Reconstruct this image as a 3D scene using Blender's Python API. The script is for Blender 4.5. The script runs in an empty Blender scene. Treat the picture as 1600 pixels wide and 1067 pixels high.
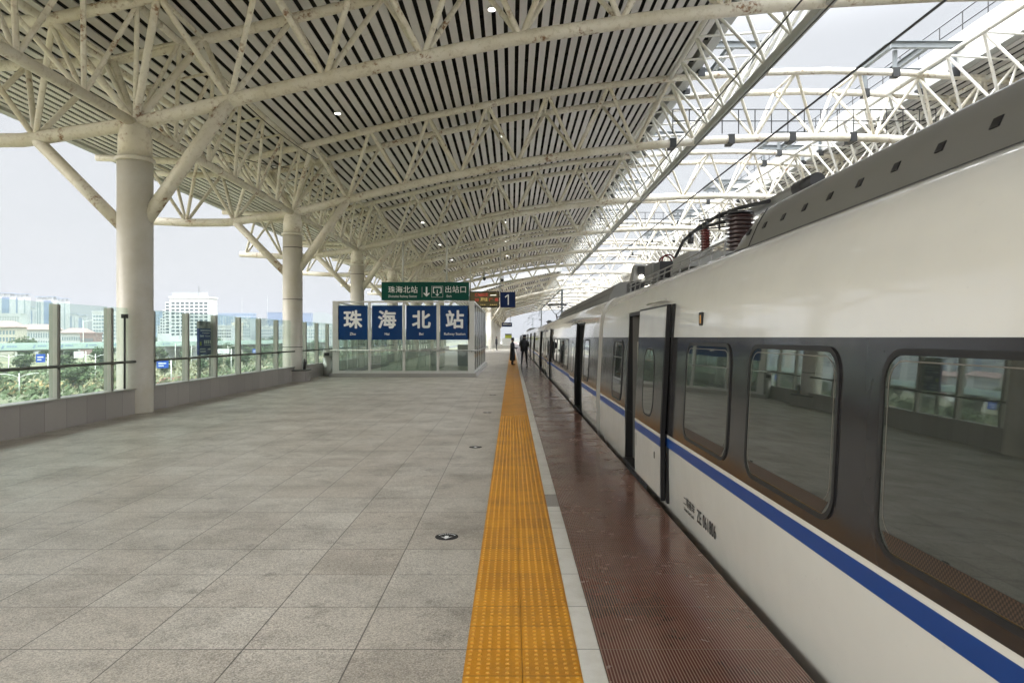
import bpy, bmesh, math, random
from mathutils import Vector, Matrix
R = math.radians
sc = bpy.context.scene
C = sc.collection
EYE = 1.685
F = 1090.0
# ---------------------------------------------------------------- camera, sky, sun, exposure
cd = bpy.data.cameras.new('camera'); cam = bpy.data.objects.new('camera', cd); C.objects.link(cam)
cam.location = (0, 0, EYE); cam.rotation_euler = (R(90), 0, 0)
cd.sensor_width = 36; cd.lens = F / 1600 * 36; cd.shift_y = -6.5 / 1600
cd.clip_start = 0.05; cd.clip_end = 12000
sc.camera = cam
sc.view_settings.view_transform = 'Standard'; sc.view_settings.look = 'None'
sc.view_settings.gamma = 1; sc.view_settings.use_curve_mapping = False
sc.view_settings.exposure = 2.1
W = bpy.data.worlds.new('World'); sc.world = W; W.use_nodes = True
nt = W.node_tree; nt.nodes.clear()
SUN_EL, SUN_ROT = R(16), R(252)
wo = nt.nodes.new('ShaderNodeOutputWorld'); bg = nt.nodes.new('ShaderNodeBackground')
sky = nt.nodes.new('ShaderNodeTexSky'); sky.sky_type = 'NISHITA'; sky.sun_disc = False
sky.sun_elevation = SUN_EL; sky.sun_rotation = SUN_ROT; sky.air_density = 1.0; sky.dust_density = 4.0; sky.ozone_density = 1.0
mx = nt.nodes.new('ShaderNodeMixRGB'); mx.inputs[0].default_value = 0.93
# an overcast layer: pale grey with soft cloud mottling, seen by direction
tc = nt.nodes.new('ShaderNodeTexCoord'); nz = nt.nodes.new('ShaderNodeTexNoise')
mp = nt.nodes.new('ShaderNodeMapping'); mp.inputs['Scale'].default_value = (1, 1, 2.6)
nz.inputs['Scale'].default_value = 2.2; nz.inputs['Detail'].default_value = 5
cr = nt.nodes.new('ShaderNodeValToRGB')
cr.color_ramp.elements[0].position = 0.3; cr.color_ramp.elements[0].color = (1.86, 1.90, 1.96, 1)
cr.color_ramp.elements[1].position = 0.7; cr.color_ramp.elements[1].color = (2.08, 2.10, 2.13, 1)
nt.links.new(tc.outputs['Generated'], mp.inputs[0]); nt.links.new(mp.outputs[0], nz.inputs['Vector'])
nt.links.new(nz.outputs[0], cr.inputs[0]); nt.links.new(sky.outputs[0], mx.inputs[1]); nt.links.new(cr.outputs[0], mx.inputs[2])
# overcast skies are brighter overhead than near the horizon
sx_ = nt.nodes.new('ShaderNodeSeparateXYZ'); nt.links.new(tc.outputs['Generated'], sx_.inputs[0])
mr = nt.nodes.new('ShaderNodeMapRange'); mr.interpolation_type = 'SMOOTHSTEP'
mr.inputs['From Min'].default_value = .36; mr.inputs['From Max'].default_value = .75; mr.inputs['To Min'].default_value = 1; mr.inputs['To Max'].default_value = 15.0
nt.links.new(sx_.outputs[2], mr.inputs[0])
vm = nt.nodes.new('ShaderNodeVectorMath'); vm.operation = 'SCALE'; nt.links.new(mx.outputs[0], vm.inputs[0]); nt.links.new(mr.outputs[0], vm.inputs['Scale'])
nt.links.new(vm.outputs[0], bg.inputs[0]); bg.inputs[1].default_value = 0.095
nt.links.new(bg.outputs[0], wo.inputs[0])
sl = bpy.data.lights.new('sun', 'SUN'); sl.energy = 0.55; sl.angle = R(40); sl.color = (1, .97, .92)
so = bpy.data.objects.new('sun', sl); C.objects.link(so)
sd = Vector((math.sin(SUN_ROT) * math.cos(SUN_EL), math.cos(SUN_ROT) * math.cos(SUN_EL), math.sin(SUN_EL)))
so.rotation_euler = sd.to_track_quat('Z', 'Y').to_euler(); so.location = (0, 0, 60)
sc.cycles.max_bounces = 9; sc.cycles.diffuse_bounces = 6; sc.cycles.glossy_bounces = 4
sc.cycles.transparent_max_bounces = 24; sc.cycles.transmission_bounces = 4; sc.cycles.volume_bounces = 0
sc.cycles.use_denoising = True; sc.cycles.caustics_reflective = False; sc.cycles.caustics_refractive = False

# ---------------------------------------------------------------- materials
class NT:
    def __init__(s, name):
        s.m = bpy.data.materials.new(name); s.m.use_nodes = True; s.t = s.m.node_tree
        s.b = s.t.nodes['Principled BSDF']; s._p = None
    def n(s, typ, **kw):
        x = s.t.nodes.new('ShaderNode' + typ)
        for k, v in kw.items():
            if k == 'inp':
                for kk, vv in v.items(): x.inputs[kk].default_value = vv
            else: setattr(x, k, v)
        return x
    def l(s, a, b): s.t.links.new(a, b)
    def pos(s):
        if not s._p: s._p = s.n('NewGeometry').outputs['Position']
        return s._p
    def math(s, op, a, b=None, c=None, clamp=False):
        x = s.n('Math', operation=op); x.use_clamp = clamp
        for i, v in enumerate((a, b, c)):
            if v is None: continue
            if isinstance(v, (int, float)): x.inputs[i].default_value = v
            else: s.l(v, x.inputs[i])
        return x.outputs[0]
    def noise(s, scale, detail=3, rough=.55, vec=None, sc3=None):
        x = s.n('TexNoise', inp={'Scale': scale, 'Detail': detail, 'Roughness': rough})
        v = vec or s.pos()
        if sc3:
            mp = s.n('Mapping'); mp.inputs['Scale'].default_value = sc3; s.l(v, mp.inputs[0]); v = mp.outputs[0]
        s.l(v, x.inputs['Vector']); return x.outputs[0]
    def ramp(s, fac, stops):
        x = s.n('ValToRGB'); e = x.color_ramp.elements
        while len(e) < len(stops): e.new(0.5)
        for i, (p, c) in enumerate(stops):
            e[i].position = p; e[i].color = (c[0], c[1], c[2], 1) if not isinstance(c, (int, float)) else (c, c, c, 1)
        s.l(fac, x.inputs[0]); return x.outputs[0]
    def mix(s, fac, a, b, blend='MIX'):
        x = s.n('MixRGB', blend_type=blend)
        for i, v in enumerate((fac, a, b)):
            if isinstance(v, (int, float)): x.inputs[i].default_value = v if i == 0 else (v, v, v, 1)
            elif isinstance(v, tuple): x.inputs[i].default_value = (v[0], v[1], v[2], 1)
            else: s.l(v, x.inputs[i])
        return x.outputs[0]
    def bump(s, h, dist=.01, strength=1):
        x = s.n('Bump', inp={'Distance': dist, 'Strength': strength}); s.l(h, x.inputs['Height']); s.l(x.outputs[0], s.b.inputs['Normal'])
    def set(s, **kw):
        for k, v in kw.items():
            k = {'rough': 'Roughness', 'metal': 'Metallic', 'col': 'Base Color', 'ior': 'IOR', 'coat': 'Coat Weight', 'coatr': 'Coat Roughness', 'spec': 'Specular IOR Level'}[k]
            if isinstance(v, (int, float)): s.b.inputs[k].default_value = v
            elif isinstance(v, tuple): s.b.inputs[k].default_value = (v[0], v[1], v[2], 1)
            else: s.l(v, s.b.inputs[k])
        return s
M = {}
def simple(name, col, rough=.5, metal=0, var=.12, nscale=3.0, **kw):
    t = NT(name); n = t.noise(nscale, 4)
    c = t.mix(n, tuple(v * (1 - var) for v in col), tuple(min(1, v * (1 + var)) for v in col))
    t.set(col=c, rough=rough, metal=metal, **kw); M[name] = t.m; return t.m
def emis(name, col, strength):
    t = NT(name); t.set(col=(col[0] * .3, col[1] * .3, col[2] * .3), rough=.5)
    t.b.inputs['Emission Color'].default_value = (*col, 1); t.b.inputs['Emission Strength'].default_value = strength; M[name] = t.m

def rusty(name, base, rust_at=.63, dirty=.6, rough=.45):
    t = NT(name)
    big = t.noise(.8, 5, .6); fine = t.noise(9, 5, .7)
    c = t.mix(t.ramp(big, [(.35, 0.0), (.7, 1.0)]), base, tuple(v * k for v, k in zip(base, (.80, .77, .68))))
    c = t.mix(t.ramp(fine, [(.52, 0.0), (.72, dirty)]), c, tuple(v * k for v, k in zip(base, (.55, .5, .4))))
    pk = t.math('MULTIPLY', t.ramp(t.noise(1.7, 4, .7), [(rust_at - .07, 0.0), (rust_at + .03, 1.0)]), t.ramp(fine, [(.45, 0.0), (.58, 1.0)]))
    c = t.mix(pk, c, (.22, .10, .035))
    t.set(col=c, rough=rough); M[name] = t.m
rusty('steel_cream', (.75, .72, .65), .63, .7)
rusty('steel_white', (.74, .74, .72), .68, .3)
rusty('column_paint', (.68, .66, .61), .9, .12, .4)
simple('slat', (.66, .64, .635), .5, var=.06, nscale=1.2)
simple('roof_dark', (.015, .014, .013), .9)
simple('gutter_grey', (.42, .43, .42), .5)
simple('frame_grey', (.20, .22, .23), .45, .3, nscale=2)
simple('rail_dark', (.045, .047, .048), .4, .6)
simple('black_rubber', (.012, .012, .013), .55)
simple('black_metal', (.02, .02, .022), .4)
simple('stainless', (.42, .42, .39), .45, .6, var=.06)
simple('stainless_dark', (.13, .135, .12), .35, .8, var=.1)
simple('alu', (.60, .60, .57), .4, .25, var=.05)
simple('sign_blue', (.008, .045, .16), .25, var=.04, spec=.12)
simple('sign_green', (.006, .075, .055), .3, var=.04, spec=.12)
simple('sign_navy', (.008, .020, .085), .3, var=.04, spec=.12)
simple('sign_white', (.80, .81, .80), .5, var=.03)
simple('concrete', (.33, .32, .30), .8, nscale=.8)
simple('ballast', (.13, .12, .11), .95, var=.5, nscale=12)
simple('rail_steel', (.22, .17, .13), .4, .7)
simple('cloth_dark', (.012, .013, .017), .85)
simple('cloth_navy', (.010, .012, .018), .8)
simple('skin', (.42, .26, .19), .6)
simple('hair', (.012, .010, .009), .5)
simple('notice_blue', (.02, .04, .20), .4)
simple('gear_grey', (.20, .20, .19), .45, .1)
simple('insulator_red', (.12, .022, .018), .25)
simple('insulator_brown', (.045, .022, .02), .28)
simple('text_black', (.02, .02, .022), .5, var=.02)
simple('text_white', (.85, .86, .86), .5, var=.02)
simple('bark', (.10, .08, .06), .9)
simple('interior', (.20, .20, .19), .6)
emis('led_red', (1, .10, .08), .12); emis('led_yellow', (1, .72, .25), .15); emis('led_white', (1, .95, .8), .35)
emis('lamp', (1, .98, .92), 3); emis('led_back', (.10, .08, .03), .10)
emis('indicator', (1, .5, .12), .07)
emis('headlamp', (1, .95, .8), 6)

# train paints
def paint(name, col, rough=.18, coat=.6, wav=.0006, dirt=.06):
    t = NT(name)
    n = t.noise(.9, 4, .6, sc3=(1, .35, 1)); sp = t.noise(40, 2)
    c = t.mix(t.ramp(n, [(.3, 0.0), (.75, 1.0)]), col, tuple(v * (1 - dirt * 2) for v in col))
    c = t.mix(t.ramp(sp, [(.70, 0.0), (.76, dirt * 4)]), c, tuple(v * .6 for v in col))
    t.set(col=c, rough=rough, coat=coat, coatr=.06)
    if name == 'train_band': t.set(spec=.3)
    t.bump(t.noise(2.2, 2, .5), dist=wav * 12, strength=.5); M[name] = t.m
paint('train_white', (.75, .755, .725), .24, .9, wav=.0016)
paint('train_band', (.031, .030, .032), .13, 0, dirt=.1)
paint('train_blue', (.004, .052, .25), .4, .1)
paint('train_fairing', (.15, .15, .14), .45, .2)
paint('train_bellows', (.16, .145, .125), .5, .2)
t = NT('window_glass'); t.set(col=(.030, .036, .031), rough=.02, ior=2.05)
t.bump(t.noise(1.1, 2, .5), dist=.003, strength=.35); M['window_glass'] = t.m
t = NT('grille'); p = t.n('SeparateXYZ'); t.l(t.pos(), p.inputs[0])
gy = t.math('SINE', t.math('MULTIPLY', p.outputs[1], 330)); gz = t.math('SINE', t.math('MULTIPLY', p.outputs[2], 300))
g = t.ramp(t.math('MULTIPLY_ADD', t.math('MULTIPLY', gy, gz), .5, .5), [(.45, 0.0), (.6, 1.0)])
t.set(col=t.mix(g, (.015, .011, .009), (.085, .055, .038)), rough=.5); M['grille'] = t.m

# clear fence glass: tinted, transparent with a fresnel sheen
def glass(name, tint, haze=0.0):
    t = NT(name); t.t.nodes.remove(t.b)
    out = [n for n in t.t.nodes if n.type == 'OUTPUT_MATERIAL'][0]
    tr = t.n('BsdfTransparent'); tr.inputs[0].default_value = (*tint, 1)
    gl = t.n('BsdfGlossy'); gl.inputs['Roughness'].default_value = .02
    lw = t.n('LayerWeight'); fr = t.math('MULTIPLY_ADD', t.math('POWER', lw.outputs['Facing'], 4.0), .7, .025)
    ms = t.n('MixShader'); t.l(fr, ms.inputs[0]); t.l(tr.outputs[0], ms.inputs[1]); t.l(gl.outputs[0], ms.inputs[2])
    df = t.n('BsdfDiffuse'); df.inputs[0].default_value = (.55, .66, .60, 1)
    m2 = t.n('MixShader'); t.l(t.math('MULTIPLY', t.ramp(t.noise(1.3, 5, .65), [(.3, .4), (.75, 1.0)]), haze), m2.inputs[0])
    t.l(ms.outputs[0], m2.inputs[1]); t.l(df.outputs[0], m2.inputs[2]); t.l(m2.outputs[0], out.inputs[0]); M[name] = t.m
glass('fence_glass', (.90, .965, .935), .04)
glass('side_glass', (.30, .33, .32), .02)
glass('kiosk_glass', (.90, .95, .925), .05)

# grey granite paving with per-slab tone, stains, speckle and joints
def paving():
    t = NT('granite_paving'); s = t.n('SeparateXYZ'); t.l(t.pos(), s.inputs[0])
    u = t.math('DIVIDE', t.math('ADD', s.outputs[0], .240), .607); v = t.math('DIVIDE', t.math('SUBTRACT', s.outputs[1], 3.77), .594)
    fu, fv = t.math('FLOOR', u), t.math('FLOOR', v)
    cb = t.n('CombineXYZ'); t.l(fu, cb.inputs[0]); t.l(fv, cb.inputs[1])
    wn = t.n('TexWhiteNoise'); t.l(cb.outputs[0], wn.inputs['Vector'])
    du = t.math('ABSOLUTE', t.math('SUBTRACT', t.math('FRACT', u), .5)); dv = t.math('ABSOLUTE', t.math('SUBTRACT', t.math('FRACT', v), .5))
    j = t.ramp(t.math('MAXIMUM', du, dv), [(.4915, 0.0), (.4965, 1.0)])
    c = t.mix(wn.outputs[0], (.42, .375, .315), (.60, .555, .48))
    c = t.mix(.35, c, t.mix(wn.outputs[0], (.40, .345, .28), (.34, .325, .285)))
    big = t.noise(1.1, 6, .7); c = t.mix(t.ramp(big, [(.44, 0.0), (.66, .62)]), c, (.185, .162, .13))
    mid = t.noise(.33, 4, .6); c = t.mix(t.ramp(mid, [(.4, 0.0), (.7, .45)]), c, (.47, .44, .37))
    c = t.mix(t.ramp(t.noise(3.1, 5, .75), [(.56, 0.0), (.70, .6)]), c, (.13, .115, .095))
    vo = t.n('TexVoronoi', inp={'Scale': 95.0}); t.l(t.pos(), vo.inputs['Vector'])
    bw = t.n('RGBToBW'); t.l(vo.outputs['Color'], bw.inputs[0]); c = t.mix(.38, c, bw.outputs[0], 'OVERLAY')
    hs = t.n('HueSaturation', inp={'Saturation': .95}); t.l(c, hs.inputs['Color']); c = hs.outputs[0]
    sp = t.noise(120, 2, .6); c = t.mix(t.ramp(sp, [(.38, .42), (.48, 0.0)]), c, (.09, .082, .07))
    c = t.mix(t.ramp(sp, [(.55, 0.0), (.66, .4)]), c, (.76, .73, .66))
    c = t.mix(j, c, (.075, .068, .058))
    t.set(col=c, rough=t.ramp(big, [(.3, .30), (.7, .48)])); t.bump(t.math('SUBTRACT', sp, j), .0012, .6); M['granite_paving'] = t.m
paving()
def tactile():
    t = NT('tactile_yellow'); s = t.n('SeparateXYZ'); t.l(t.pos(), s.inputs[0])
    v = t.math('DIVIDE', t.math('SUBTRACT', s.outputs[1], 3.77), .30)
    cb = t.n('CombineXYZ'); t.l(t.math('FLOOR', v), cb.inputs[1]); t.l(t.math('FLOOR', t.math('DIVIDE', s.outputs[0], .29)), cb.inputs[0])
    wn = t.n('TexWhiteNoise'); t.l(cb.outputs[0], wn.inputs['Vector'])
    c = t.mix(wn.outputs[0], (.56, .235, .010), (.66, .29, .014))
    c = t.mix(t.ramp(t.noise(2.2, 6, .7), [(.48, 0.0), (.75, .6)]), c, (.30, .135, .016))
    c = t.mix(t.ramp(t.noise(60, 3), [(.55, 0.0), (.7, .35)]), c, (.70, .38, .05))
    j = t.ramp(t.math('ABSOLUTE', t.math('SUBTRACT', t.math('FRACT', v), .5)), [(.489, 0.0), (.495, 1.0)])
    c = t.mix(j, c, (.05, .03, .015))
    c = t.mix(t.ramp(t.math('MULTIPLY', s.outputs[2], 100), [(.60, 0.0), (.80, .55)]), c, (.82, .50, .09))  # highlights on the dome tops painted in as a lighter yellow by height
    t.set(col=c, rough=.42); t.bump(t.math('SUBTRACT', t.noise(25, 2), j), .002, .5); M['tactile_yellow'] = t.m
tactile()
def ribbed():
    t = NT('ribbed_brown'); s = t.n('SeparateXYZ'); t.l(t.pos(), s.inputs[0])
    x = t.math('DIVIDE', s.outputs[0], .0166); fx = t.math('ABSOLUTE', t.math('SUBTRACT', t.math('FRACT', x), .5))
    v = t.math('DIVIDE', t.math('SUBTRACT', s.outputs[1], 3.77), .60)
    cb = t.n('CombineXYZ'); t.l(t.math('FLOOR', v), cb.inputs[1]); t.l(t.math('FLOOR', t.math('DIVIDE', t.math('SUBTRACT', s.outputs[0], .478), .5)), cb.inputs[0])
    wn = t.n('TexWhiteNoise'); t.l(cb.outputs[0], wn.inputs['Vector'])
    c = t.mix(wn.outputs[0], (.115, .038, .030), (.16, .060, .047))
    big = t.noise(1.3, 6, .75); c = t.mix(t.ramp(big, [(.5, 0.0), (.60, .65)]), c, (.045, .028, .022))
    line = t.ramp(fx, [(.26, 0.0), (.40, 1.0)])
    c = t.mix(t.math('MULTIPLY', line, t.ramp(t.noise(2.0, 4), [(.3, 1.0), (.7, .65)])), c, (.38, .26, .20))
    j = t.ramp(t.math('ABSOLUTE', t.math('SUBTRACT', t.math('FRACT', v), .5)), [(.4945, 0.0), (.4975, .9)])
    c = t.mix(j, c, (.24, .19, .15))
    t.set(col=c, rough=t.ramp(t.noise(1.7, 5, .7), [(.35, .10), (.68, .34)]), ior=1.5)
    t.bump(t.math('MULTIPLY', fx, -.35), .0007, .5); M['ribbed_brown'] = t.m
ribbed()
def whiteline():
    t = NT('white_stone'); s = t.n('SeparateXYZ'); t.l(t.pos(), s.inputs[0])
    v = t.math('DIVIDE', t.math('SUBTRACT', s.outputs[1], 3.77), .60)
    j = t.ramp(t.math('ABSOLUTE', t.math('SUBTRACT', t.math('FRACT', v), .5)), [(.4935, 0.0), (.497, 1.0)])
    c = t.mix(t.ramp(t.noise(1.8, 6, .7), [(.45, 0.0), (.7, .7)]), (.86, .85, .80), (.60, .57, .50))
    t.set(col=t.mix(j, c, (.06, .05, .04)), rough=.35); M['white_stone'] = t.m
whiteline()
def granite_wall():
    t = NT('granite_wall'); s = t.n('SeparateXYZ'); t.l(t.pos(), s.inputs[0])
    v = t.math('DIVIDE', s.outputs[1], .62)
    j = t.ramp(t.math('ABSOLUTE', t.math('SUBTRACT', t.math('FRACT', v), .5)), [(.492, 0.0), (.497, 1.0)])
    cb = t.n('CombineXYZ'); t.l(t.math('FLOOR', v), cb.inputs[1]); wn = t.n('TexWhiteNoise'); t.l(cb.outputs[0], wn.inputs['Vector'])
    c = t.mix(wn.outputs[0], (.38, .355, .335), (.47, .445, .42)); sp = t.noise(190, 2)
    c = t.mix(t.ramp(sp, [(.38, .5), (.5, 0.0)]), c, (.08, .075, .07)); c = t.mix(t.ramp(sp, [(.6, 0.0), (.7, .5)]), c, (.5, .48, .46))
    t.set(col=t.mix(j, c, (.09, .085, .08)), rough=.5); M['granite_wall'] = t.m
granite_wall()
def terrain():
    t = NT('terrain')
    c = t.ramp(t.noise(.035, 6, .65), [(.3, (.055, .065, .035)), (.45, (.10, .10, .055)), (.56, (.17, .155, .09)), (.66, (.26, .19, .10)), (.74, (.08, .09, .05))])
    c = t.mix(t.ramp(t.noise(.6, 4), [(.4, 0.0), (.7, .6)]), c, (.03, .05, .02))
    t.set(col=c, rough=.95); M['terrain'] = t.m
terrain()
def leafmat(name, a, b, cc):
    t = NT(name); oi = t.n('ObjectInfo')
    c = t.ramp(t.noise(.9, 4, .7), [(.3, a), (.5, b), (.68, cc)])
    c = t.mix(t.math('MULTIPLY', oi.outputs['Random'], .35), c, (.10, .105, .04)); t.set(col=c, rough=.8); M[name] = t.m
leafmat('leaf', (.022, .045, .016), (.045, .085, .03), (.085, .12, .04))
leafmat('shrub_leaf', (.075, .082, .042), (.145, .142, .072), (.26, .225, .12))
simple('flower_ochre', (.36, .27, .13), .9); simple('flower_red', (.36, .17, .14), .9)
simple('asphalt', (.06, .06, .06), .9); simple('b_white', (.50, .51, .51), .7, var=.05); simple('b_cream', (.50, .46, .38), .7)
simple('b_blue', (.22, .30, .42), .5); simple('b_grey', (.42, .45, .46), .7); simple('b_window', (.05, .075, .085), .2)
simple('b_window_pale', (.16, .22, .26), .25); simple('b_red', (.26, .17, .155), .8); simple('b_glass', (.13, .20, .33), .15)
simple('viaduct_side', (.42, .52, .47), .7, var=.06, nscale=.2); simple('road_sign', (.01, .08, .42), .4); simple('lime', (.45, .50, .04), .5)
simple('hill', (.05, .08, .06), .95)

# ---------------------------------------------------------------- mesh helpers
class MB:
    def __init__(s): s.v = []; s.f = []
    def box(s, x0, x1, y0, y1, z0, z1):
        i = len(s.v)
        s.v += [(x0, y0, z0), (x1, y0, z0), (x1, y1, z0), (x0, y1, z0), (x0, y0, z1), (x1, y0, z1), (x1, y1, z1), (x0, y1, z1)]
        s.f += [(i, i + 3, i + 2, i + 1), (i + 4, i + 5, i + 6, i + 7), (i, i + 1, i + 5, i + 4), (i + 1, i + 2, i + 6, i + 5), (i + 2, i + 3, i + 7, i + 6), (i + 3, i, i + 4, i + 7)]
        return s
    def tube(s, pts, r, n=10, caps=True, rs=None):
        pts = [Vector(p) for p in pts]; rings = []
        up0 = None
        for k, p in enumerate(pts):
            if k == 0: d = pts[1] - p
            elif k == len(pts) - 1: d = p - pts[k - 1]
            else: d = (p - pts[k - 1]).normalized() + (pts[k + 1] - p).normalized()
            d.normalize()
            if up0 is None: up0 = Vector((0, 0, 1)) if abs(d.z) < .9 else Vector((0, 1, 0))
            a = d.cross(up0).normalized(); b = a.cross(d).normalized(); up0 = b
            rr = rs[k] if rs else r
            i = len(s.v)
            for q in range(n):
                t = 2 * math.pi * q / n; s.v.append(tuple(p + a * (math.cos(t) * rr) + b * (math.sin(t) * rr)))
            rings.append(i)
        for i, j in zip(rings, rings[1:]):
            for q in range(n):
                q2 = (q + 1) % n; s.f.append((i + q, j + q, j + q2, i + q2))
        if caps:
            s.f.append(tuple(rings[0] + q for q in range(n))); s.f.append(tuple(rings[-1] + q for q in reversed(range(n))))
        return s
    def lathe(s, c, prof, n=32):
        x, y = c; rings = []
        for r, z in prof:
            i = len(s.v); rings.append(i)
            for q in range(n):
                t = 2 * math.pi * q / n; s.v.append((x + r * math.cos(t), y + r * math.sin(t), z))
        for i, j in zip(rings, rings[1:]):
            for q in range(n):
                q2 = (q + 1) % n; s.f.append((i + q, i + q2, j + q2, j + q))
        s.f.append(tuple(rings[0] + q for q in reversed(range(n)))); s.f.append(tuple(rings[-1] + q for q in range(n)))
        return s
    def prism(s, poly, y0, y1):      # poly in xz, counter-clockwise seen from -y
        i = len(s.v); n = len(poly)
        s.v += [(x, y0, z) for x, z in poly] + [(x, y1, z) for x, z in poly]
        s.f.append(tuple(i + k for k in range(n))); s.f.append(tuple(i + n + k for k in reversed(range(n))))
        for k in range(n):
            k2 = (k + 1) % n; s.f.append((i + k, i + n + k, i + n + k2, i + k2))
        return s
    def quad(s, a, b, c, d):
        i = len(s.v); s.v += [tuple(a), tuple(b), tuple(c), tuple(d)]; s.f.append((i, i + 1, i + 2, i + 3)); return s
    def strip(s, pts, y0, y1):       # open sheet through pts (x,z)
        i = len(s.v)
        for x, z in pts: s.v += [(x, y0, z), (x, y1, z)]
        for k in range(len(pts) - 1): s.f.append((i + 2 * k, i + 2 * k + 1, i + 2 * k + 3, i + 2 * k + 2))
        return s
    def plate(s, pts, th, y0, y1):   # solid bent plate through pts (x,z) with thickness upward
        lo = [(x, z) for x, z in pts]; hi = [(x, z + th) for x, z in reversed(pts)]
        i = len(s.v); n = len(pts)
        for yy in (y0, y1):
            for x, z in lo: s.v.append((x, yy, z))
            for x, z in pts: s.v.append((x, yy, z + th))
        for k in range(n - 1):
            a, b = i + k, i + k + 1; c, d = a + n, b + n; e = 2 * n
            s.f += [(a, b, d, c), (a + e, c + e, d + e, b + e), (a, a + e, b + e, b), (c, d, d + e, c + e)]
        s.f += [(i, i + n, i + 3 * n, i + 2 * n), (i + n - 1, i + 3 * n - 1, i + 4 * n - 1, i + 2 * n - 1)]
        return s
    def mesh(s, name, mat, smooth=False):
        me = bpy.data.meshes.new(name); me.from_pydata(s.v, [], s.f); me.materials.append(M[mat] if isinstance(mat, str) else mat)
        if smooth:
            me.polygons.foreach_set('use_smooth', [len(p.vertices) < 5 for p in me.polygons])
        me.update(); return me
    def build(s, name, mat, parent=None, smooth=False, loc=None):
        o = bpy.data.objects.new(name, s.mesh(name, mat, smooth)); C.objects.link(o)
        if parent: o.parent = parent
        if loc: o.location = loc
        return o
def tag(o, label=None, cat=None, group=None, kind=None):
    if label: o['label'] = label
    if cat: o['category'] = cat
    if group: o['group'] = group
    if kind: o['kind'] = kind
    return o
def thing(name, label, cat, loc=(0, 0, 0), rz=0, group=None):
    o = bpy.data.objects.new(name, None); C.objects.link(o); o.empty_display_size = .2
    o.location = loc; o.rotation_euler = (0, 0, rz); return tag(o, label, cat, group)
def kids(o): return [c for c in bpy.data.objects if c.parent == o]
KC = {}
def dup(root, loc, label=None, rz=None, only=None):
    if root.name not in KC:
        KC[root.name] = [(c, kids(c)) for c in kids(root)]
    r = root.copy(); C.objects.link(r); r.location = loc
    if rz is not None: r.rotation_euler = (0, 0, rz)
    if label: r['label'] = label
    for ch, gs in KC[root.name]:
        if only and ch.name.split('.')[0] not in only: continue
        c = ch.copy(); C.objects.link(c); c.parent = r
        for g in gs:
            d = g.copy(); C.objects.link(d); d.parent = c
    return r
def struct(name, mb, mat, smooth=False): return tag(mb.build(name, mat, None, smooth), kind='structure')
def interp(prof, x):
    for (x0, z0), (x1, z1) in zip(prof, prof[1:]):
        if x <= x1: return z0 + (z1 - z0) * (x - x0) / (x1 - x0)
    return prof[-1][1]
ORD = ['nearest', 'second', 'third', 'fourth', 'fifth', 'sixth', 'seventh', 'eighth', 'ninth', 'tenth', 'eleventh', 'twelfth', 'thirteenth', 'fourteenth']

def text(name, s, size, mat, parent, loc, rot, bold=0.0, align='CENTER', depth=.003, sx=1.0, spacing=1.0):
    cu = bpy.data.curves.new(name, 'FONT'); cu.body = s; cu.size = size; cu.extrude = 0
    cu.align_x = align; cu.align_y = 'CENTER'; cu.space_character = spacing; cu.resolution_u = 3
    tmp = bpy.data.objects.new(name, cu); C.objects.link(tmp)
    bpy.context.view_layer.update()
    m0 = bpy.data.meshes.new_from_object(tmp.evaluated_get(bpy.context.evaluated_depsgraph_get()))
    bpy.data.objects.remove(tmp); bpy.data.curves.remove(cu)
    vs = [v.co.copy() for v in m0.vertices]; fs = [tuple(p.vertices) for p in m0.polygons]; bpy.data.meshes.remove(m0)
    V, Fc = [], []; k = 8 if bold else 1
    for i in range(k):
        an = 2 * math.pi * i / 8; dx, dy = (bold * size * math.cos(an), bold * size * math.sin(an)) if bold else (0, 0); n = len(V)
        V += [((v.x + dx) * sx, v.y + dy, depth + .00025 * i) for v in vs]; Fc += [tuple(q + n for q in f) for f in fs]
    me = bpy.data.meshes.new(name); me.from_pydata(V, [], Fc); me.materials.append(M[mat]); me.update()
    o = bpy.data.objects.new(name, me); C.objects.link(o); o.parent = parent; o.location = loc; o.rotation_euler = rot; return o
FACE_CAM = (R(90), 0, 0)
# ================================================================ SETTING
XC = 11.7
mb = MB().box(-8.55, -.2448, -30, 92.5, -1.0, 0).box(-4.4, -.2448, 92.504, 240, -1.0, 0)
struct('platform', mb, 'granite_paving')
struct('platform_far_track', MB().box(2 * XC - 1.48, 33, -30, 240, -1.0, 0), 'granite_paving')
mb = MB().box(-.2448, .0503, -30, 240, -1.0, .003).box(.0537, .3492, -30, 240, -1.0, .003)
# truncated warning domes of the near tiles
def dome(mb, x, y, z, r, h, n=8):
    i = len(mb.v)
    for rr, zz in ((r, z), (r * .62, z + h)):
        for q in range(n):
            t = 2 * math.pi * q / n; mb.v.append((x + rr * math.cos(t), y + rr * math.sin(t), zz))
    for q in range(n):
        q2 = (q + 1) % n; mb.f.append((i + q, i + q2, i + n + q2, i + n + q))
    mb.f.append(tuple(i + n + q for q in range(n)))
y = 2.9
while y < 15:
    for k in range(12):
        x0 = -.245 + .0247 + k * .0494 + (.003 if k > 5 else 0)
        dome(mb, x0, y, .003, .0125, .0052)
    y += .05
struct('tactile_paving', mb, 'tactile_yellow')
struct('platform_safety_line', MB().box(.3514, .4716, -30, 6.95, -1.0, .002).box(.3514, .4716, 7.5, 240, -1.0, .002), 'white_stone')
struct('platform_line_patch', MB().box(.3514, .4716, 6.955, 7.495, -1.0, .001), 'granite_wall')
struct('platform_edge_paving', MB().box(.474, 1.40, -30, 240, -.10, .001), 'ribbed_brown')
struct('platform_edge_nosing', MB().box(1.402, 1.48, -30, 240, -.12, 0), 'ribbed_brown')
struct('platform_face', MB().box(.474, 1.40, -30, 240, -1.0, -.101), 'concrete')
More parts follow.
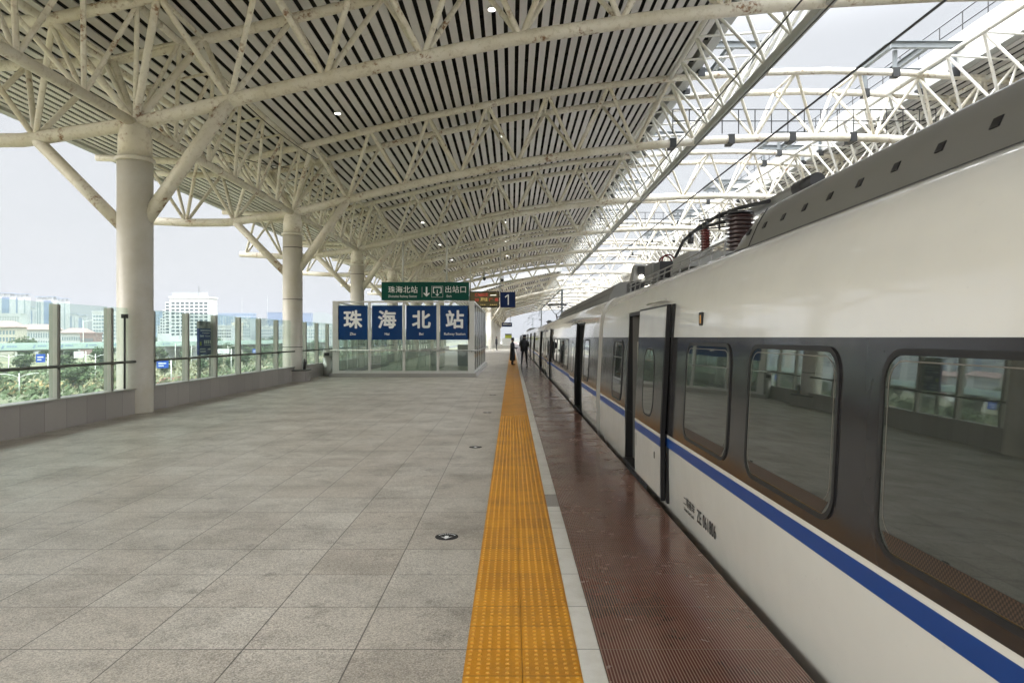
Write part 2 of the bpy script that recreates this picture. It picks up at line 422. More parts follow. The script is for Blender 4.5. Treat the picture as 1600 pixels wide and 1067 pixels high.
struct('track_bed', MB().box(-9, 33.5, -60, 420, -2.2, -1.45), 'ballast')
mb = MB()
for cx in (3.2, 8.6, 14.8, 20.2):
    for s in (-.7175, .7175): mb.box(cx + s - .036, cx + s + .036, -60, 420, -1.449, -1.25)
struct('track_rails', mb, 'rail_steel')
struct('viaduct_deck', MB().box(-9.3, 33.8, -60, 420, -3.6, -2.21), 'concrete')
struct('ground', MB().quad((-6000, -3000, -9.0), (6000, -3000, -9.0), (6000, 9000, -9.0), (-6000, 9000, -9.0)), 'terrain')

# ================================================================ STATION ROOF STRUCTURE (heights below are above the eye level)
def mirror(prof): return prof + [(2 * XC - x, z) for x, z in reversed(prof) if x < XC]
BOT = mirror([(-14.9, 4.55), (-12.5, 4.42), (-11, 4.43), (-8.48, 4.80), (-5.76, 5.46), (-2.88, 6.12), (0, 6.70), (2.88, 7.14), (5.76, 7.45), (7.2, 7.57), (9.6, 7.70), (XC, 7.74)])
TOP = mirror([(-15.4, 6.65), (-12.5, 6.52), (-9.75, 6.62), (-7.93, 7.03), (-6.17, 7.45), (-3.47, 8.10), (0, 8.80), (3, 9.26), (6, 9.60), (9, 9.80), (XC, 9.87)])
Y0, BAY, TW = 15.7, 11.27, 1.1
def bz(x): return interp(BOT, x) + EYE
def tz(x): return interp(TOP, x) + EYE
nodes = [-14.6, -12.6, -10.73, -8.48, -6.35, -4.2, -2.0, .2, 2.45, 4.75, 7.05, 9.375, XC]
nodes = nodes + [2 * XC - x for x in reversed(nodes[:-1])]
def zfun(shift):
    return (lambda x: bz(x) + shift(x)), (lambda x: tz(x) + shift(x))
def cross_truss(y, label, xmin=-99, shift=lambda x: 0, xmax=99):
    zb, zt = zfun(shift)
    t = thing('cross_truss', label, 'roof truss', (0, y, 0), 0, 'cross trusses of the roof')
    xs = [x for x, z in BOT if xmin <= x <= xmax]
    MB().tube([(x, 0, zb(x)) for x in xs], .155, 14).build('bottom_chord', 'steel_cream', t, True)
    xt = [x for x, z in TOP if xmin <= x <= xmax]
    for s in (-TW, TW):
        MB().tube([(x, s, zt(x)) for x in xt], .125, 12).build('top_chord', 'steel_cream', t, True)
    nn = [x for x in nodes if xmin <= x <= xmax]
    for a, b in zip(nn, nn[1:]):
        m = (a + b) / 2
        for s in (-TW, TW):
            for q in (a, b):
                r = .085 if abs(q + 8.48) < .1 or abs(q - 2 * XC - 8.48) < .1 else .066
                if a > 6 and b < 17.5: r = .06
                MB().tube([(q, 0, zb(q)), (m, s, zt(m))], r, 8, False).build('web_brace', 'steel_cream', t, True)
        MB().tube([(m, -TW, zt(m)), (m, TW, zt(m))], .05, 8, False).build('tie', 'steel_cream', t, True)
    return t
NT1 = 9                                            # trusses of the first hall: indices -2 .. 6
ct = cross_truss(Y0, 'beige tubular roof truss resting on the nearest white column')
names = {-2: 'beige roof truss second behind the viewpoint, above the train', -1: 'beige roof truss directly over the viewpoint, ahead of the nearest column'}
for k in range(-2, 7):
    if k == 0: continue
    dup(ct, (0, Y0 + BAY * k, 0), names.get(k) or 'beige tubular roof truss resting on the %s white column' % ORD[k])
# second hall, lower and further on
def sh2(x):
    x = min(x, 2 * XC - x)
    return interp([(-16, -2.6), (-5.4, -1.95), (-1.8, -1.45), (5.8, -.7), (12, -.5)], x)
ct2 = cross_truss(99.3, 'beige roof truss at the near end of the far hall', -6.2, sh2, 29.6)
for j in range(1, 8):
    dup(ct2, (0, 99.3 + BAY * j, 0), 'beige roof truss of the far hall, %s beyond its near end' % ORD[j].replace('second', 'first'))
for j, w in enumerate(['nearest', 'next', 'third', 'fourth', 'fifth', 'sixth', 'seventh', 'eighth']): pass

# longitudinal trusses, one per bay
def long_truss(y, xb, zb, xl, zl, xr, zr, label, group, mat, rb=.10, flatbottom=False):
    t = thing('longitudinal_truss', label, 'roof truss', (0, y, 0), 0, group)
    n = 6; d = BAY / n
    if flatbottom: MB().box(xb - .09, xb + .09, 0, BAY, zb - .13, zb + .10).build('bottom_chord', 'gutter_grey', t)
    else: MB().tube([(xb, 0, zb), (xb, BAY, zb)], rb, 12).build('bottom_chord', mat, t, True)
    MB().tube([(xl, 0, zl), (xl, BAY, zl)], .085, 10).build('top_chord', mat, t, True)
    MB().tube([(xr, 0, zr), (xr, BAY, zr)], .085, 10).build('top_chord', mat, t, True)
    for i in range(n):
        for (xt, zt) in ((xl, zl), (xr, zr)):
            MB().tube([(xb, i * d, zb), (xt, (i + .5) * d, zt)], .052, 8, False).build('web_brace', mat, t, True)
            MB().tube([(xb, (i + 1) * d, zb), (xt, (i + .5) * d, zt)], .052, 8, False).build('web_brace', mat, t, True)
        MB().tube([(xl, (i + .5) * d, zl), (xr, (i + .5) * d, zr)], .04, 8, False).build('tie', mat, t, True)
    return t
E = EYE
defs = [
    (-8.48, 4.80 + E, -9.75, 6.62 + E, -7.93, 7.03 + E, 'along the platform columns', 'steel_cream', False),
    (7.1, 7.56 + E, 5.85, 9.58 + E, 8.35, 9.75 + E, 'along the near edge of the open roof strip', 'steel_white', True),
    (16.3, 7.56 + E, 15.05, 9.75 + E, 17.55, 9.58 + E, 'along the far edge of the open roof strip', 'steel_white', True),
    (31.88, 4.80 + E, 31.33, 7.03 + E, 33.15, 6.62 + E, 'along the columns of the opposite platform', 'steel_cream', False)]
for xb, zb, xl, zl, xr, zr, where, mat, fb in defs:
    base = None
    for k in range(-2, 6):
        lab = 'truss %s, %s' % (where, ('behind the viewpoint' if k == -2 else 'over the viewpoint' if k == -1 else 'past the %s cross truss' % ORD[k]))
        if base is None: base = long_truss(Y0 + BAY * k, xb, zb, xl, zl, xr, zr, lab, 'longitudinal trusses ' + where, mat, .11, fb)
        else: dup(base, (0, Y0 + BAY * k, 0), lab)
d2 = [(7.1, 7.56 + E - .65, 5.85, 9.58 + E - .69, 8.35, 9.75 + E - .6), (16.3, 7.56 + E - .65, 15.05, 9.75 + E - .6, 17.55, 9.58 + E - .69)]
for (xb, zb, xl, zl, xr, zr), w in zip(d2, ('near', 'far')):
    base = None
    for j in range(0, 7):
        lab = 'white roof truss in the far hall on the %s side of the opening, bay %s' % (w, ORD[j])
        if base is None: base = long_truss(99.3, xb, zb, xl, zl, xr, zr, lab, 'longitudinal trusses of the far hall', 'steel_white', .1, True)
        else: dup(base, (0, 99.3 + BAY * j, 0), lab)

# roof deck: slatted ceiling under a dark sheet, one canopy on each side of the opening
def canopy(name, label, xa, xb, ya, yb, seg, shift=lambda x: 0, mir=False):
    t = thing(name, label, 'station canopy', (0, 0, 0))
    def X(x): return 2 * XC - x if mir else x
    def cz(x): return tz(x) + .33 + shift(x)
    y = ya; first = True
    while y < yb - .01:
        y2 = min(y + seg, yb); mb = MB(); x = xa + .06; k = 0
        rnd = random.Random(int(y * 10))
        while x + .212 < xb - .05:
            mid = x + .11; z = cz(mid); sl = (cz(mid + .1) - cz(mid - .1)) / .2
            dz = rnd.uniform(-.006, .006)
            pts = [(X(x), z - .11 * sl + dz), (X(x + .212), z + .102 * sl + dz)]
            if mir: pts.reverse()
            ym = y + (y2 - y) / 2
            mb.plate(pts, .03, y + .012, ym - .006); mb.plate(pts, .03, ym + .006, y2 - .012)
            x += .333; k += 1
        mb.build('ceiling_slats', 'slat', t)
        y = y2
    n = 26; pts = [(X(xa + (xb - xa) * i / n), cz(xa + (xb - xa) * i / n) + .30) for i in range(n + 1)]
    if mir: pts.reverse()
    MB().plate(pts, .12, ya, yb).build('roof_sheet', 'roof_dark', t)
    # purlins carrying the slats
    mb = MB(); y = ya + .5
    while y < yb:
        mb.plate([(p[0], p[1] - .26) for p in pts], .10, y, y + .06); y += 1.88
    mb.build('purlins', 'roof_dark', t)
    e = []
    for x0, x1, mat, nm in ((xb - .05, xb + .30, 'gutter_grey', 'gutter'), (xa - .22, xa + .05, 'gutter_grey', 'eaves_gutter')):
        a, b = sorted((X(x0), X(x1))); z = cz(xb if nm == 'gutter' else xa)
        MB().box(a, b, ya, yb, z - .10, z + .52).build(nm, mat, t)
    a, b = sorted((X(xb + .02), X(xb + .12))); z = cz(xb)
    MB().box(a, b, ya, yb, z + .52, z + 1.35).build('upstand_panel', 'steel_white', t)
    for yy, w in ((ya, -.08), (yb, .08)):
        a, b = sorted((yy, yy + w)); MB().plate([(p[0], p[1] - .42) for p in pts], .75, a, b).build('fascia', 'gutter_grey', t)
    return t
YA, YB = -9, 92.5
canopy('station_canopy', 'curved slatted canopy over the near platform, dark gaps between beige panels', -15.5, 6.65, YA, YB, BAY)
canopy('station_canopy', 'curved slatted canopy over the opposite platform beyond the train', -15.5, 6.65, YA, YB, BAY, mir=True)
canopy('station_canopy', 'lower slatted canopy of the far hall above the near platform', -8.2, 6.65, 97.2, 182, BAY, sh2)
canopy('station_canopy', 'lower slatted canopy of the far hall over the opposite platform', -8.2, 6.65, 97.6, 182, BAY, sh2, True)

# walkway railings on the upstands
def railing(name, label, p0, p1, step, h=1.0, mat='rail_dark', r=.022, deck=None):
    t = thing(name, label, 'railing', p0); d = Vector(p1) - Vector(p0); L = d.length; u = d.normalized(); n = int(L / step)
    for zz in (h, h * .52): MB().tube([(0, 0, zz), tuple(Vector((0, 0, zz)) + d)], r, 6).build('rail', mat, t, True)
    base = MB().tube([(0, 0, 0), (0, 0, h)], r, 6).mesh('post', mat)
    mb = MB()
    for i in range(n + 1):
        if n <= 99:
            o = bpy.data.objects.new('post', base); C.objects.link(o); o.parent = t; o.location = u * (L * i / n)
    return t
railing('roof_railing', 'dark railing along the roof edge above the opposite canopy', (16.95, YA, 12.2 + E - .95), (16.95, YB, 12.2 + E - .95), 1.4)
wk = railing('walkway_railing', 'maintenance railing across the open roof strip on the second cross truss', (6.3, Y0 + BAY + .35, 9.65), (16.6, Y0 + BAY + .35, 9.65), .62, .95)
pl = [(x, interp(BOT, x) + E + .165) for x in (6.2, 7.2, 9.6, XC, 13.8, 16.2, 16.7)]
MB().plate([(x - 6.3, z - 9.65) for x, z in pl], .06, -.05, .55).build('deck', 'frame_grey', wk)
railing('walkway_railing', 'maintenance railing across the open roof strip on the fourth cross truss', (6.3, Y0 + BAY * 3 + .35, 9.65), (16.6, Y0 + BAY * 3 + .35, 9.65), .62, .95)

# grey steel frames standing on each cross truss, both sides of the opening
def steel_frame(x0, y, label, grp):
    t = thing('steel_frame', label, 'steel frame', (x0, y, 0), 0, grp); z = 10.75 + E; w = 2.7
    def ibeam(a, b, nm):
        (xa, ya), (xb, yb) = a, b; mb = MB()
        if abs(xa - xb) > abs(ya - yb):
            mb.box(xa, xb, ya - .09, ya + .09, z + .10, z + .125).box(xa, xb, ya - .09, ya + .09, z - .125, z - .10).box(xa, xb, ya - .008, ya + .008, z - .099, z + .099)
        else:
            mb.box(xa - .09, xa + .09, ya, yb, z + .103, z + .128).box(xa - .09, xa + .09, ya, yb, z - .128, z - .103).box(xa - .008, xa + .008, ya, yb, z - .099, z + .099)
        mb.build(nm, 'frame_grey', t)
    ibeam((0, -1.3), (w, -1.3), 'beam'); ibeam((0, 1.3), (w, 1.3), 'beam'); ibeam((0, -1.2), (0, 1.2), 'beam'); ibeam((w, -1.2), (w, 1.2), 'beam')
    for px in (.25, w - .25):
        for py in (-1.1, 1.1): MB().box(px - .06, px + .06, py - .06, py + .06, 9.86 + E, z - .13).build('post', 'frame_grey', t)
    for px in (.25, w - .25):
        for py in (-1.1, 1.1): MB().box(px - .13, px + .13, py - .145, py + .145, 9.62 + E, 9.95 + E).build('clamp', 'rail_dark', t)
    ibeam((w / 2, -1.2), (w / 2, 1.2), 'beam')
    return t
for x0, w in ((6.75, 'near'), (13.95, 'far')):
    b = None
    for k in range(0, 7):
        lab = 'grey steel frame on the %s side of the roof opening above the %s cross truss' % (w, ORD[k])
        if b is None: b = steel_frame(x0, Y0, lab, 'steel frames on the cross trusses')
        else: dup(b, (x0, Y0 + BAY * k, 0), lab)

# pipe clamps / sprinkler heads along second truss are modelled as clamps
for i, x in enumerate((6.2, 8.45, 10.8, 13.15)):
    z = bz(x)
    tag(MB().box(x - .12, x + .12, Y0 + BAY - .17, Y0 + BAY + .40, z - .18, z + .168).build('pipe_clamp', 'rail_dark'),
        'dark steel clamp %s on the second cross truss chord under the walkway' % ('nearest the platform', 'second from the platform', 'third from the platform', 'farthest from the platform')[i], 'clamp', 'clamps under the walkway')

# ================================================================ COLUMNS
def column(x, y, label, base=False, ztop=4.80, struts=True, rings=True, grp='white columns on the near platform'):
    t = thing('station_column', label, 'column', (x, y, 0), 0, grp); zc = ztop + E
    MB().lathe((0, 0), [(.372, .002), (.37, .01), (.37, zc - .80)], 40).build('shaft', 'column_paint', t, True)
    MB().lathe((0, 0), [(.40, zc - .88), (.415, zc - .86), (.415, zc - .80), (.40, zc - .785)], 40).build('collar', 'column_paint', t, True)
    MB().lathe((0, 0), [(.35, zc - .784), (.35, zc - .35), (.30, zc - .12), (.18, zc + .02)], 32).build('capital', 'steel_cream', t, True)
    if rings:
        for z in (1.30, 3.13, 5.12):
            MB().lathe((0, 0), [(.373, z), (.3745, z + .001), (.3745, z + .022), (.373, z + .023)], 40).build('joint_band', 'roof_dark', t, True)
    if struts:
        MB().tube([(0.25, 0, zc - 2.15), (2.13, 0, interp(BOT, -6.35) - 4.80 + zc)], .155, 16).build('strut', 'steel_cream', t, True)
        MB().tube([(-.25, 0, zc - 2.35), (-2.25, 0, interp(BOT, -10.73) - 4.80 + zc)], .135, 16).build('strut', 'steel_cream', t, True)
    return t
c0 = column(-8.48, Y0, 'thick white round column, the nearest, beside the glass fence', rings=False)
c1 = column(-8.48, Y0 + BAY, 'white column on the round granite plinth')
for k in range(2, 7):
    dup(c1, (-8.48, Y0 + BAY * k, 0), ['', '', 'white column behind the stairwell glass enclosure'][k] if k == 2 else '%s white column of the near platform, small in the distance' % ORD[k].capitalize())
b = dup(c0, (-8.48, Y0 - BAY, 0), 'white column beside the viewpoint, out in front of the nearest truss')
for k in range(0, 7):
    o = dup(c0, (2 * XC + 8.48, Y0 + BAY * k, 0), '%s white column of the opposite platform behind the train' % ORD[k].capitalize(), R(180)); o['group'] = 'white columns on the opposite platform'
c2 = column(-3.3, 99.3, 'first white column of the far hall', ztop=interp(BOT, -3.3) - 1.65, rings=False, grp='white columns of the far hall', struts=False)
MB().tube([(0.3, 0, bz(-3.3) - 1.65 - 2.0), (2.0, 0, bz(-1.3) - 1.4)], .13, 12).build('strut', 'steel_cream', c2, True)
for j in range(1, 8): dup(c2, (-3.3, 99.3 + BAY * j, 0), '%s white column of the far hall' % ORD[j].capitalize())
# round granite plinth and what stands on it
pt = thing('column_plinth', 'round granite-clad plinth at the foot of the second column', 'plinth', (-8.48, Y0 + BAY, 0))
MB().lathe((0, 0), [(.66, .004), (.66, .40)], 48).build('cladding', 'granite_wall', pt)
MB().lathe((0, 0), [(.70, .401), (.705, .41), (.705, .445), (.69, .45)], 48).build('coping', 'stainless_dark', pt, True)
fe = thing('fire_extinguisher', 'small dark extinguisher on the plinth of the second column', 'extinguisher', (-7.98, Y0 + BAY - .15, .452))
MB().lathe((0, 0), [(.055, 0), (.06, .01), (.06, .28), (.05, .32), (.02, .345)], 16).build('cylinder', 'black_metal', fe, True)
MB().box(-.03, .05, -.012, .012, .346, .38).box(-.012, .012, -.012, .012, .38, .41).build('valve', 'rail_dark', fe)
MB().tube([(.03, 0, .36), (.10, 0, .33), (.10, 0, .12)], .012, 8).build('hose', 'black_rubber', fe, True)

# ================================================================ GLASS FENCE
def fence(label, x, ys, zb, y0, y1, holes=()):
    t = thing('platform_fence', label, 'fence', (x, 0, 0))
    MB().box(-.12, .14, y0, y1, 0, .53).build('parapet', 'granite_wall', t)
    MB().box(-.15, .17, y0, y1, .531, .562).build('sill', 'stainless', t)
    pm = MB().box(-.075, .075, -.035, .035, .563, 2.30).mesh('post', 'stainless')
    pd = MB().box(-.05, .078, .037, .062, .563, 2.285).mesh('post_channel', 'stainless_dark')
    for yy in ys:
        o = bpy.data.objects.new('post', pm); C.objects.link(o); o.parent = t; o.location = (0, yy, 0)
        q = bpy.data.objects.new('channel', pd); C.objects.link(q); q.parent = o
    for a, b in zip(ys, ys[1:]):
        if any(a < h < b for h in holes): continue
        MB().box(-.008, .008, a + .07, b - .05, .575, 2.325).build('glass_pane', 'fence_glass', t)
    MB().tube([(.14, y0, 1.15), (.14, y1, 1.15)], .028, 10).build('handrail', 'stainless_dark', t, True)
    mb = MB()
    for yy in ys: mb.tube([(.06, yy, 1.10), (.14, yy, 1.13)], .012, 6)
    mb.build('handrail_brackets', 'stainless_dark', t)
    return t
ys = [14.6 + 1.725 * i for i in range(-16, 44)]
fence('glass fence with steel posts on a granite parapet along the near platform', -8.45, ys, .55, -13, 92.3)
fence('far glass fence beside the narrower part of the platform', -4.2, [93 + 3.4 * i for i in range(0, 26)], .55, 92.6, 180)
# ================================================================ TRAIN
TX = 3.2; CARL = 20.85
SIDE = [(1.95, -2.75), (1.74, -2.45), (1.63, -2.05), (1.585, -1.80), (1.572, -1.62), (1.567, -1.40), (1.567, -.98), (1.616, 0.0), (1.623, .12), (1.636, .28), (1.662, .42), (1.70, .53), (1.748, .61), (1.805, .67), (1.875, .718), (2.0, .765), (2.3, .85), (2.7, .93), (3.2, .955)]
SIDE = [(x, z + E) for x, z in SIDE]
def side_x(z):
    for (x0, z0), (x1, z1) in zip(SIDE, SIDE[1:]):
        if z0 <= z <= z1: return x0 + (x1 - x0) * (z - z0) / (z1 - z0)
    return SIDE[-1][0]
def cut(z0, z1):
    pts = [(side_x(z0), z0)] + [(x, z) for x, z in SIDE if z0 + 1e-4 < z < z1 - 1e-4] + [(side_x(z1), z1)]
    return pts
BB, BT = -.977 + E, 0.0 + E            # window band
WB = -1.013 + E; SB = -1.107 + E       # white line, blue stripe
DT = .335 + E                          # door top
def skin_strip(z0, z1, off, ya, yb, both=True, cap=.0):
    pts = [(x - off, z) for x, z in cut(z0, z1)]
    mb = MB(); mb.strip(pts, ya, yb)
    if off:   # give the strip its thickness
        mb.quad((pts[0][0], ya, pts[0][1]), (pts[0][0] + off + .002, ya, pts[0][1]), (pts[0][0] + off + .002, yb, pts[0][1]), (pts[0][0], yb, pts[0][1]))
        mb.quad((pts[-1][0], ya, pts[-1][1]), (pts[-1][0], yb, pts[-1][1]), (pts[-1][0] + off + .002, yb, pts[-1][1]), (pts[-1][0] + off + .002, ya, pts[-1][1]))
    if both:
        n = len(mb.v); f = list(mb.f); mb.v += [(2 * TX - x, y, z) for x, y, z in mb.v]; mb.f += [tuple(reversed([k + n for k in q])) for q in f]
    return mb
def rrect(y0, y1, z0, z1, r, n=7):
    out = []
    for cy, cz, a in ((y1 - r, z1 - r, 0), (y0 + r, z1 - r, 90), (y0 + r, z0 + r, 180), (y1 - r, z0 + r, 270)):
        for k in range(n + 1):
            t = R(a + 90 * k / n); out.append((cy + r * math.cos(t), cz + r * math.sin(t)))
    return out
def plate_yz(mb, poly, x, th):   # solid plate facing -x
    i = len(mb.v); n = len(poly)
    mb.v += [(x, y, z) for y, z in poly] + [(x + th, y, z) for y, z in poly]
    mb.f.append(tuple(i + k for k in range(n)))
    mb.f.append(tuple(i + n + k for k in reversed(range(n))))
    for k in range(n):
        k2 = (k + 1) % n; mb.f.append((i + k2, i + k, i + n + k, i + n + k2))
    return mb
def ring_yz(mb, outer, inner, x, th):
    i = len(mb.v); n = len(outer)
    for xx in (x, x + th):
        mb.v += [(xx, y, z) for y, z in outer] + [(xx, y, z) for y, z in inner]
    for k in range(n):
        k2 = (k + 1) % n
        mb.f.append((i + k, i + k2, i + n + k2, i + n + k)); mb.f.append((i + k2, i + k, i + 2 * n + k, i + 2 * n + k2))
        mb.f.append((i + n + k, i + n + k2, i + 3 * n + k2, i + 3 * n + k))
    return mb
def tl(mb):                              # the window zone leans inwards a little
    mb.v = [(x + max(0.0, z - BB) * .05, y, z) for x, y, z in mb.v]; return mb
def make_car(label):
    t = thing('train_car', label, 'train carriage', (0, 0, 0), 0, 'white carriages of the train')
    L = CARL
    # door openings (y from near end)
    ops = [(2.75, 4.22, 1), (L - 4.22, L - 2.75, -1)]    # sign: leaf slides this way
    spans = [(0, ops[0][0]), (ops[0][1], ops[1][0]), (ops[1][1], L)]
    mb = MB()
    body_low = cut(SIDE[0][1], DT); body_up = cut(DT, SIDE[-1][1])
    for a, b in spans: mb.strip(body_low, a, b)
    mb.strip(body_up, 0, L)
    for a, b, s in ops: mb.strip(cut(SIDE[0][1], -1.80 + E), a, b)
    n = len(mb.v); f = list(mb.f); mb.v += [(2 * TX - x, y, z) for x, y, z in mb.v]; mb.f += [tuple(reversed([k + n for k in q])) for q in f]
    # end walls
    poly = SIDE + [(2 * TX - x, z) for x, z in reversed(SIDE[:-1])]
    for yy in (0.001, L - .001):
        i = len(mb.v); mb.v += [(x, yy, z) for x, z in poly]; mb.f.append(tuple(range(i, i + len(poly))))
    body = mb.build('body', 'train_white', t, True)
    for a, b in spans:
        for z0_, z1_, off_, nm_, mt_ in ((BB, BT, .0035, 'window_band', 'train_band'), (SB, WB, .0025, 'blue_stripe', 'train_blue')):
            m1 = skin_strip(z0_, z1_, off_, a + .012, b - .012, False); m1.build(nm_, mt_, t, True)
            m2 = MB(); m2.v = [(2 * TX - x, y, z) for x, y, z in m1.v]; m2.f = [tuple(reversed(q)) for q in m1.f]; m2.build(nm_, mt_, t, True)
    # panel seam lines
    MB().box(1.5655, 1.567, .012, L - .012, WB + .033, WB + .0345).build('seam', 'black_rubber', t)
    xs = 1.566
    def window(y0, y1, z0=-.92 + E, z1=-.045 + E):
        fr = tl(ring_yz(MB(), rrect(y0, y1, z0, z1, .15), rrect(y0 + .028, y1 - .028, z0 + .028, z1 - .028, .125), xs - .012, .014)).build('window', 'black_rubber', t)
        p = tl(plate_yz(MB(), rrect(y0 + .027, y1 - .027, z0 + .027, z1 - .027, .125), xs - .008, .005)).build('pane', 'window_glass', fr)
        g = tl(plate_yz(MB(), [(y0 + .13, z0 + .035), (y1 - .13, z0 + .035), (y1 - .065, z0 + .105), (y0 + .065, z0 + .105)][::-1], xs - .0095, .0012)).build('vent_grille', 'grille', fr)
        tl(ring_yz(MB(), rrect(y0 + .055, y1 - .055, z0 + .088, z1 - .05, .11), rrect(y0 + .060, y1 - .060, z0 + .093, z1 - .055, .107), xs - .009, .0008)).build('inner_seal', 'train_bellows', fr)
    far = lambda d: L - d
    for k in range(5):
        c = 6.68 + 1.69 * k; window(far(c + .655), far(c - .655))
    window(far(2.38), far(1.45)); window(1.45, 2.38)
    # doors
    for a, b, s in ops:
        z0 = -1.66 + E
        # frame round the opening
        fr = MB(); fr.box(xs - .006, xs + .10, a, a + .05, z0, DT).box(xs - .006, xs + .10, b - .05, b, z0, DT).box(xs - .006, xs + .10, a + .05, b - .05, DT - .05, DT).box(xs - .03, xs + .10, a + .05, b - .05, z0 - .03, z0 + .012)
        fo = tl(fr).build('door_frame', 'black_rubber', t)
        v = MB()   # vestibule behind the opening
        v.box(xs + .10, 2.9, a + .05, a + .06, z0, DT).box(xs + .10, 2.9, b - .06, b - .05, z0, DT).box(2.88, 2.9, a + .06, b - .06, z0, DT).box(xs + .10, 2.88, a + .06, b - .06, DT - .012, DT - .002).box(xs + .10, 2.88, a + .06, b - .06, z0 - .01, z0 + .01)
        v.build('vestibule', 'interior', t)
        MB().tube([(xs + .16, b - .16, z0 + .3), (xs + .16, b - .16, z0 + 1.6)], .018, 8).build('grab_rail', 'stainless', t, True)
        # leaf pushed out and slid aside
        la, lb = (b - .33, b + 1.16) if s > 0 else (a - 1.16, a + .33)
        xo = 1.497
        d_ = .05 * (DT - BB); lf = MB().prism([(xo + .004, z0 + .01), (xo + .049, z0 + .01), (xo + .049, BB), (xo + .049 + d_, DT), (xo + .004 + d_, DT), (xo + .004, BB)], la, lb).build('door', 'black_rubber', t)
        def seg(y0, y1, zz0, zz1, m, nm, th=.004): return tl(MB().box(xo, xo + th, y0, y1, zz0, zz1)).build(nm, m, lf)
        e = .028
        seg(la + e, lb - e, BT, DT - .02, 'train_white', 'upper_panel'); seg(la + e, lb - e, BB, BT - .001, 'train_band', 'dark_panel')
        seg(la + e, lb - e, WB, BB - .001, 'train_white', 'white_line'); seg(la + e, lb - e, SB, WB - .001, 'train_blue', 'blue_stripe')
        seg(la + e, lb - e, z0 + .04, SB - .001, 'train_white', 'lower_panel')
        cy = (la + lb) / 2
        tl(ring_yz(MB(), rrect(cy - .30, cy + .30, -.87 + E, -.12 + E, .20), rrect(cy - .282, cy + .282, -.852 + E, -.138 + E, .185), xo - .004, .006)).build('window_seal', 'black_rubber', lf)
        tl(plate_yz(MB(), rrect(cy - .281, cy + .281, -.851 + E, -.139 + E, .185), xo - .002, .003)).build('door_glass', 'window_glass', lf)
        hy = la + .30 if s < 0 else lb - .30
        plate_yz(MB(), rrect(hy - .025, hy + .025, -1.27 + E, -1.20 + E, .015), xo - .003, .004).build('handle', 'black_metal', lf)
        gy = lb - .12 if s < 0 else la + .12
        MB().box(xo - .002, xo + .002, gy - .008, gy + .008, -1.30 + E, -1.15 + E).build('finger_slot', 'black_metal', lf)
        # black rubber profile strip between leaf edge and body
        tl(MB().box(xs - .018, xs + .004, (lb + .004) if s > 0 else (la - .075), (lb + .075) if s > 0 else (la - .004), z0, DT)).build('rubber_edge', 'black_rubber', t)
        MB().tube([(xo + .09, la + .15, DT + .05), (xo + .09, lb - .35, DT + .05)], .012, 8).build('door_guide', 'stainless', t, True)
    # side destination indicator
    for yy in (far(6.44), 6.44 - .9):
        sx = side_x(.17 + E)
        plate_yz(MB(), rrect(yy - .055, yy + .055, .10 + E, .215 + E, .02), sx - .012, .03).build('side_indicator', 'black_rubber', t)
        MB().box(sx - .014, sx - .0125, yy - .016, yy + .016, .12 + E, .19 + E).build('indicator_light', 'indicator', t)
    # bellows between cars and underfloor
    pb = [(x + .05, z - .0) for x, z in SIDE[2:-1]]; poly = pb + [(2 * TX - x, z) for x, z in reversed(pb)]
    mb = MB()
    for i in range(4): mb.prism([(x + (.02 if i % 2 else 0) if x < TX else x - (.02 if i % 2 else 0), z) for x, z in poly], L + .04 + i * .118, L + .04 + i * .118 + .10)
    mb.build('gangway_bellows', 'train_bellows', t)
    MB().box(1.95, 2 * TX - 1.95, .3, L - .3, -1.20, -1.06).build('underframe', 'black_metal', t)
    wm = MB()
    w = MB().tube([(TX - .78, 0, 0), (TX - .64, 0, 0)], .42, 24); w.tube([(TX + .64, 0, 0), (TX + .78, 0, 0)], .42, 24); w.tube([(TX - .7, 0, 0), (TX + .7, 0, 0)], .08, 12)
    wme = w.mesh('wheelset', 'rail_steel')
    for yy in (2.4, 4.9, L - 4.9, L - 2.4):
        o = bpy.data.objects.new('wheelset', wme); C.objects.link(o); o.parent = t; o.location = (0, yy, -1.25 + .42 + .002)
    return t
FN = 12.42     # far end of the first car
def cary(k): return FN - CARL + k * (CARL + .52)
carlab = ['white train carriage numbered 061806 at the open platform, nearest the camera', 'second white train carriage, with a grey roof fairing beyond the gangway', 'third white train carriage, carrying the raised pantograph',
          'fourth white train carriage along the platform edge', 'fifth white train carriage along the platform edge', 'sixth white train carriage, far down the platform edge', 'last white train carriage, farthest down the platform']
car0 = make_car(carlab[0]); cars = [car0]
car0.location = (0, cary(0), 0)
for k in range(1, 7): cars.append(dup(car0, (0, cary(k), 0), carlab[k]))
cars.append(dup(car0, (0, cary(-1), 0), 'white train carriage behind the viewpoint, coupled to carriage 061806'))
c = cars[0]
def lo(y): return y - cary(0)
text('car_number', 'ZE 061806', .155, 'text_black', c, (1.5655, lo(5.63), -1.508 + E), (R(90), 0, R(-90)), .006, sx=.72, spacing=1.12, depth=.0012)
text('class_lettering', '二等座车', .085, 'text_black', c, (1.5655, lo(6.17), -1.485 + E), (R(90), 0, R(-90)), .004, sx=1.15, depth=.0012)
text('class_lettering', 'Second Class Coach', .042, 'text_black', c, (1.5655, lo(6.17), -1.553 + E), (R(90), 0, R(-90)), .004, sx=1.0, depth=.0012)
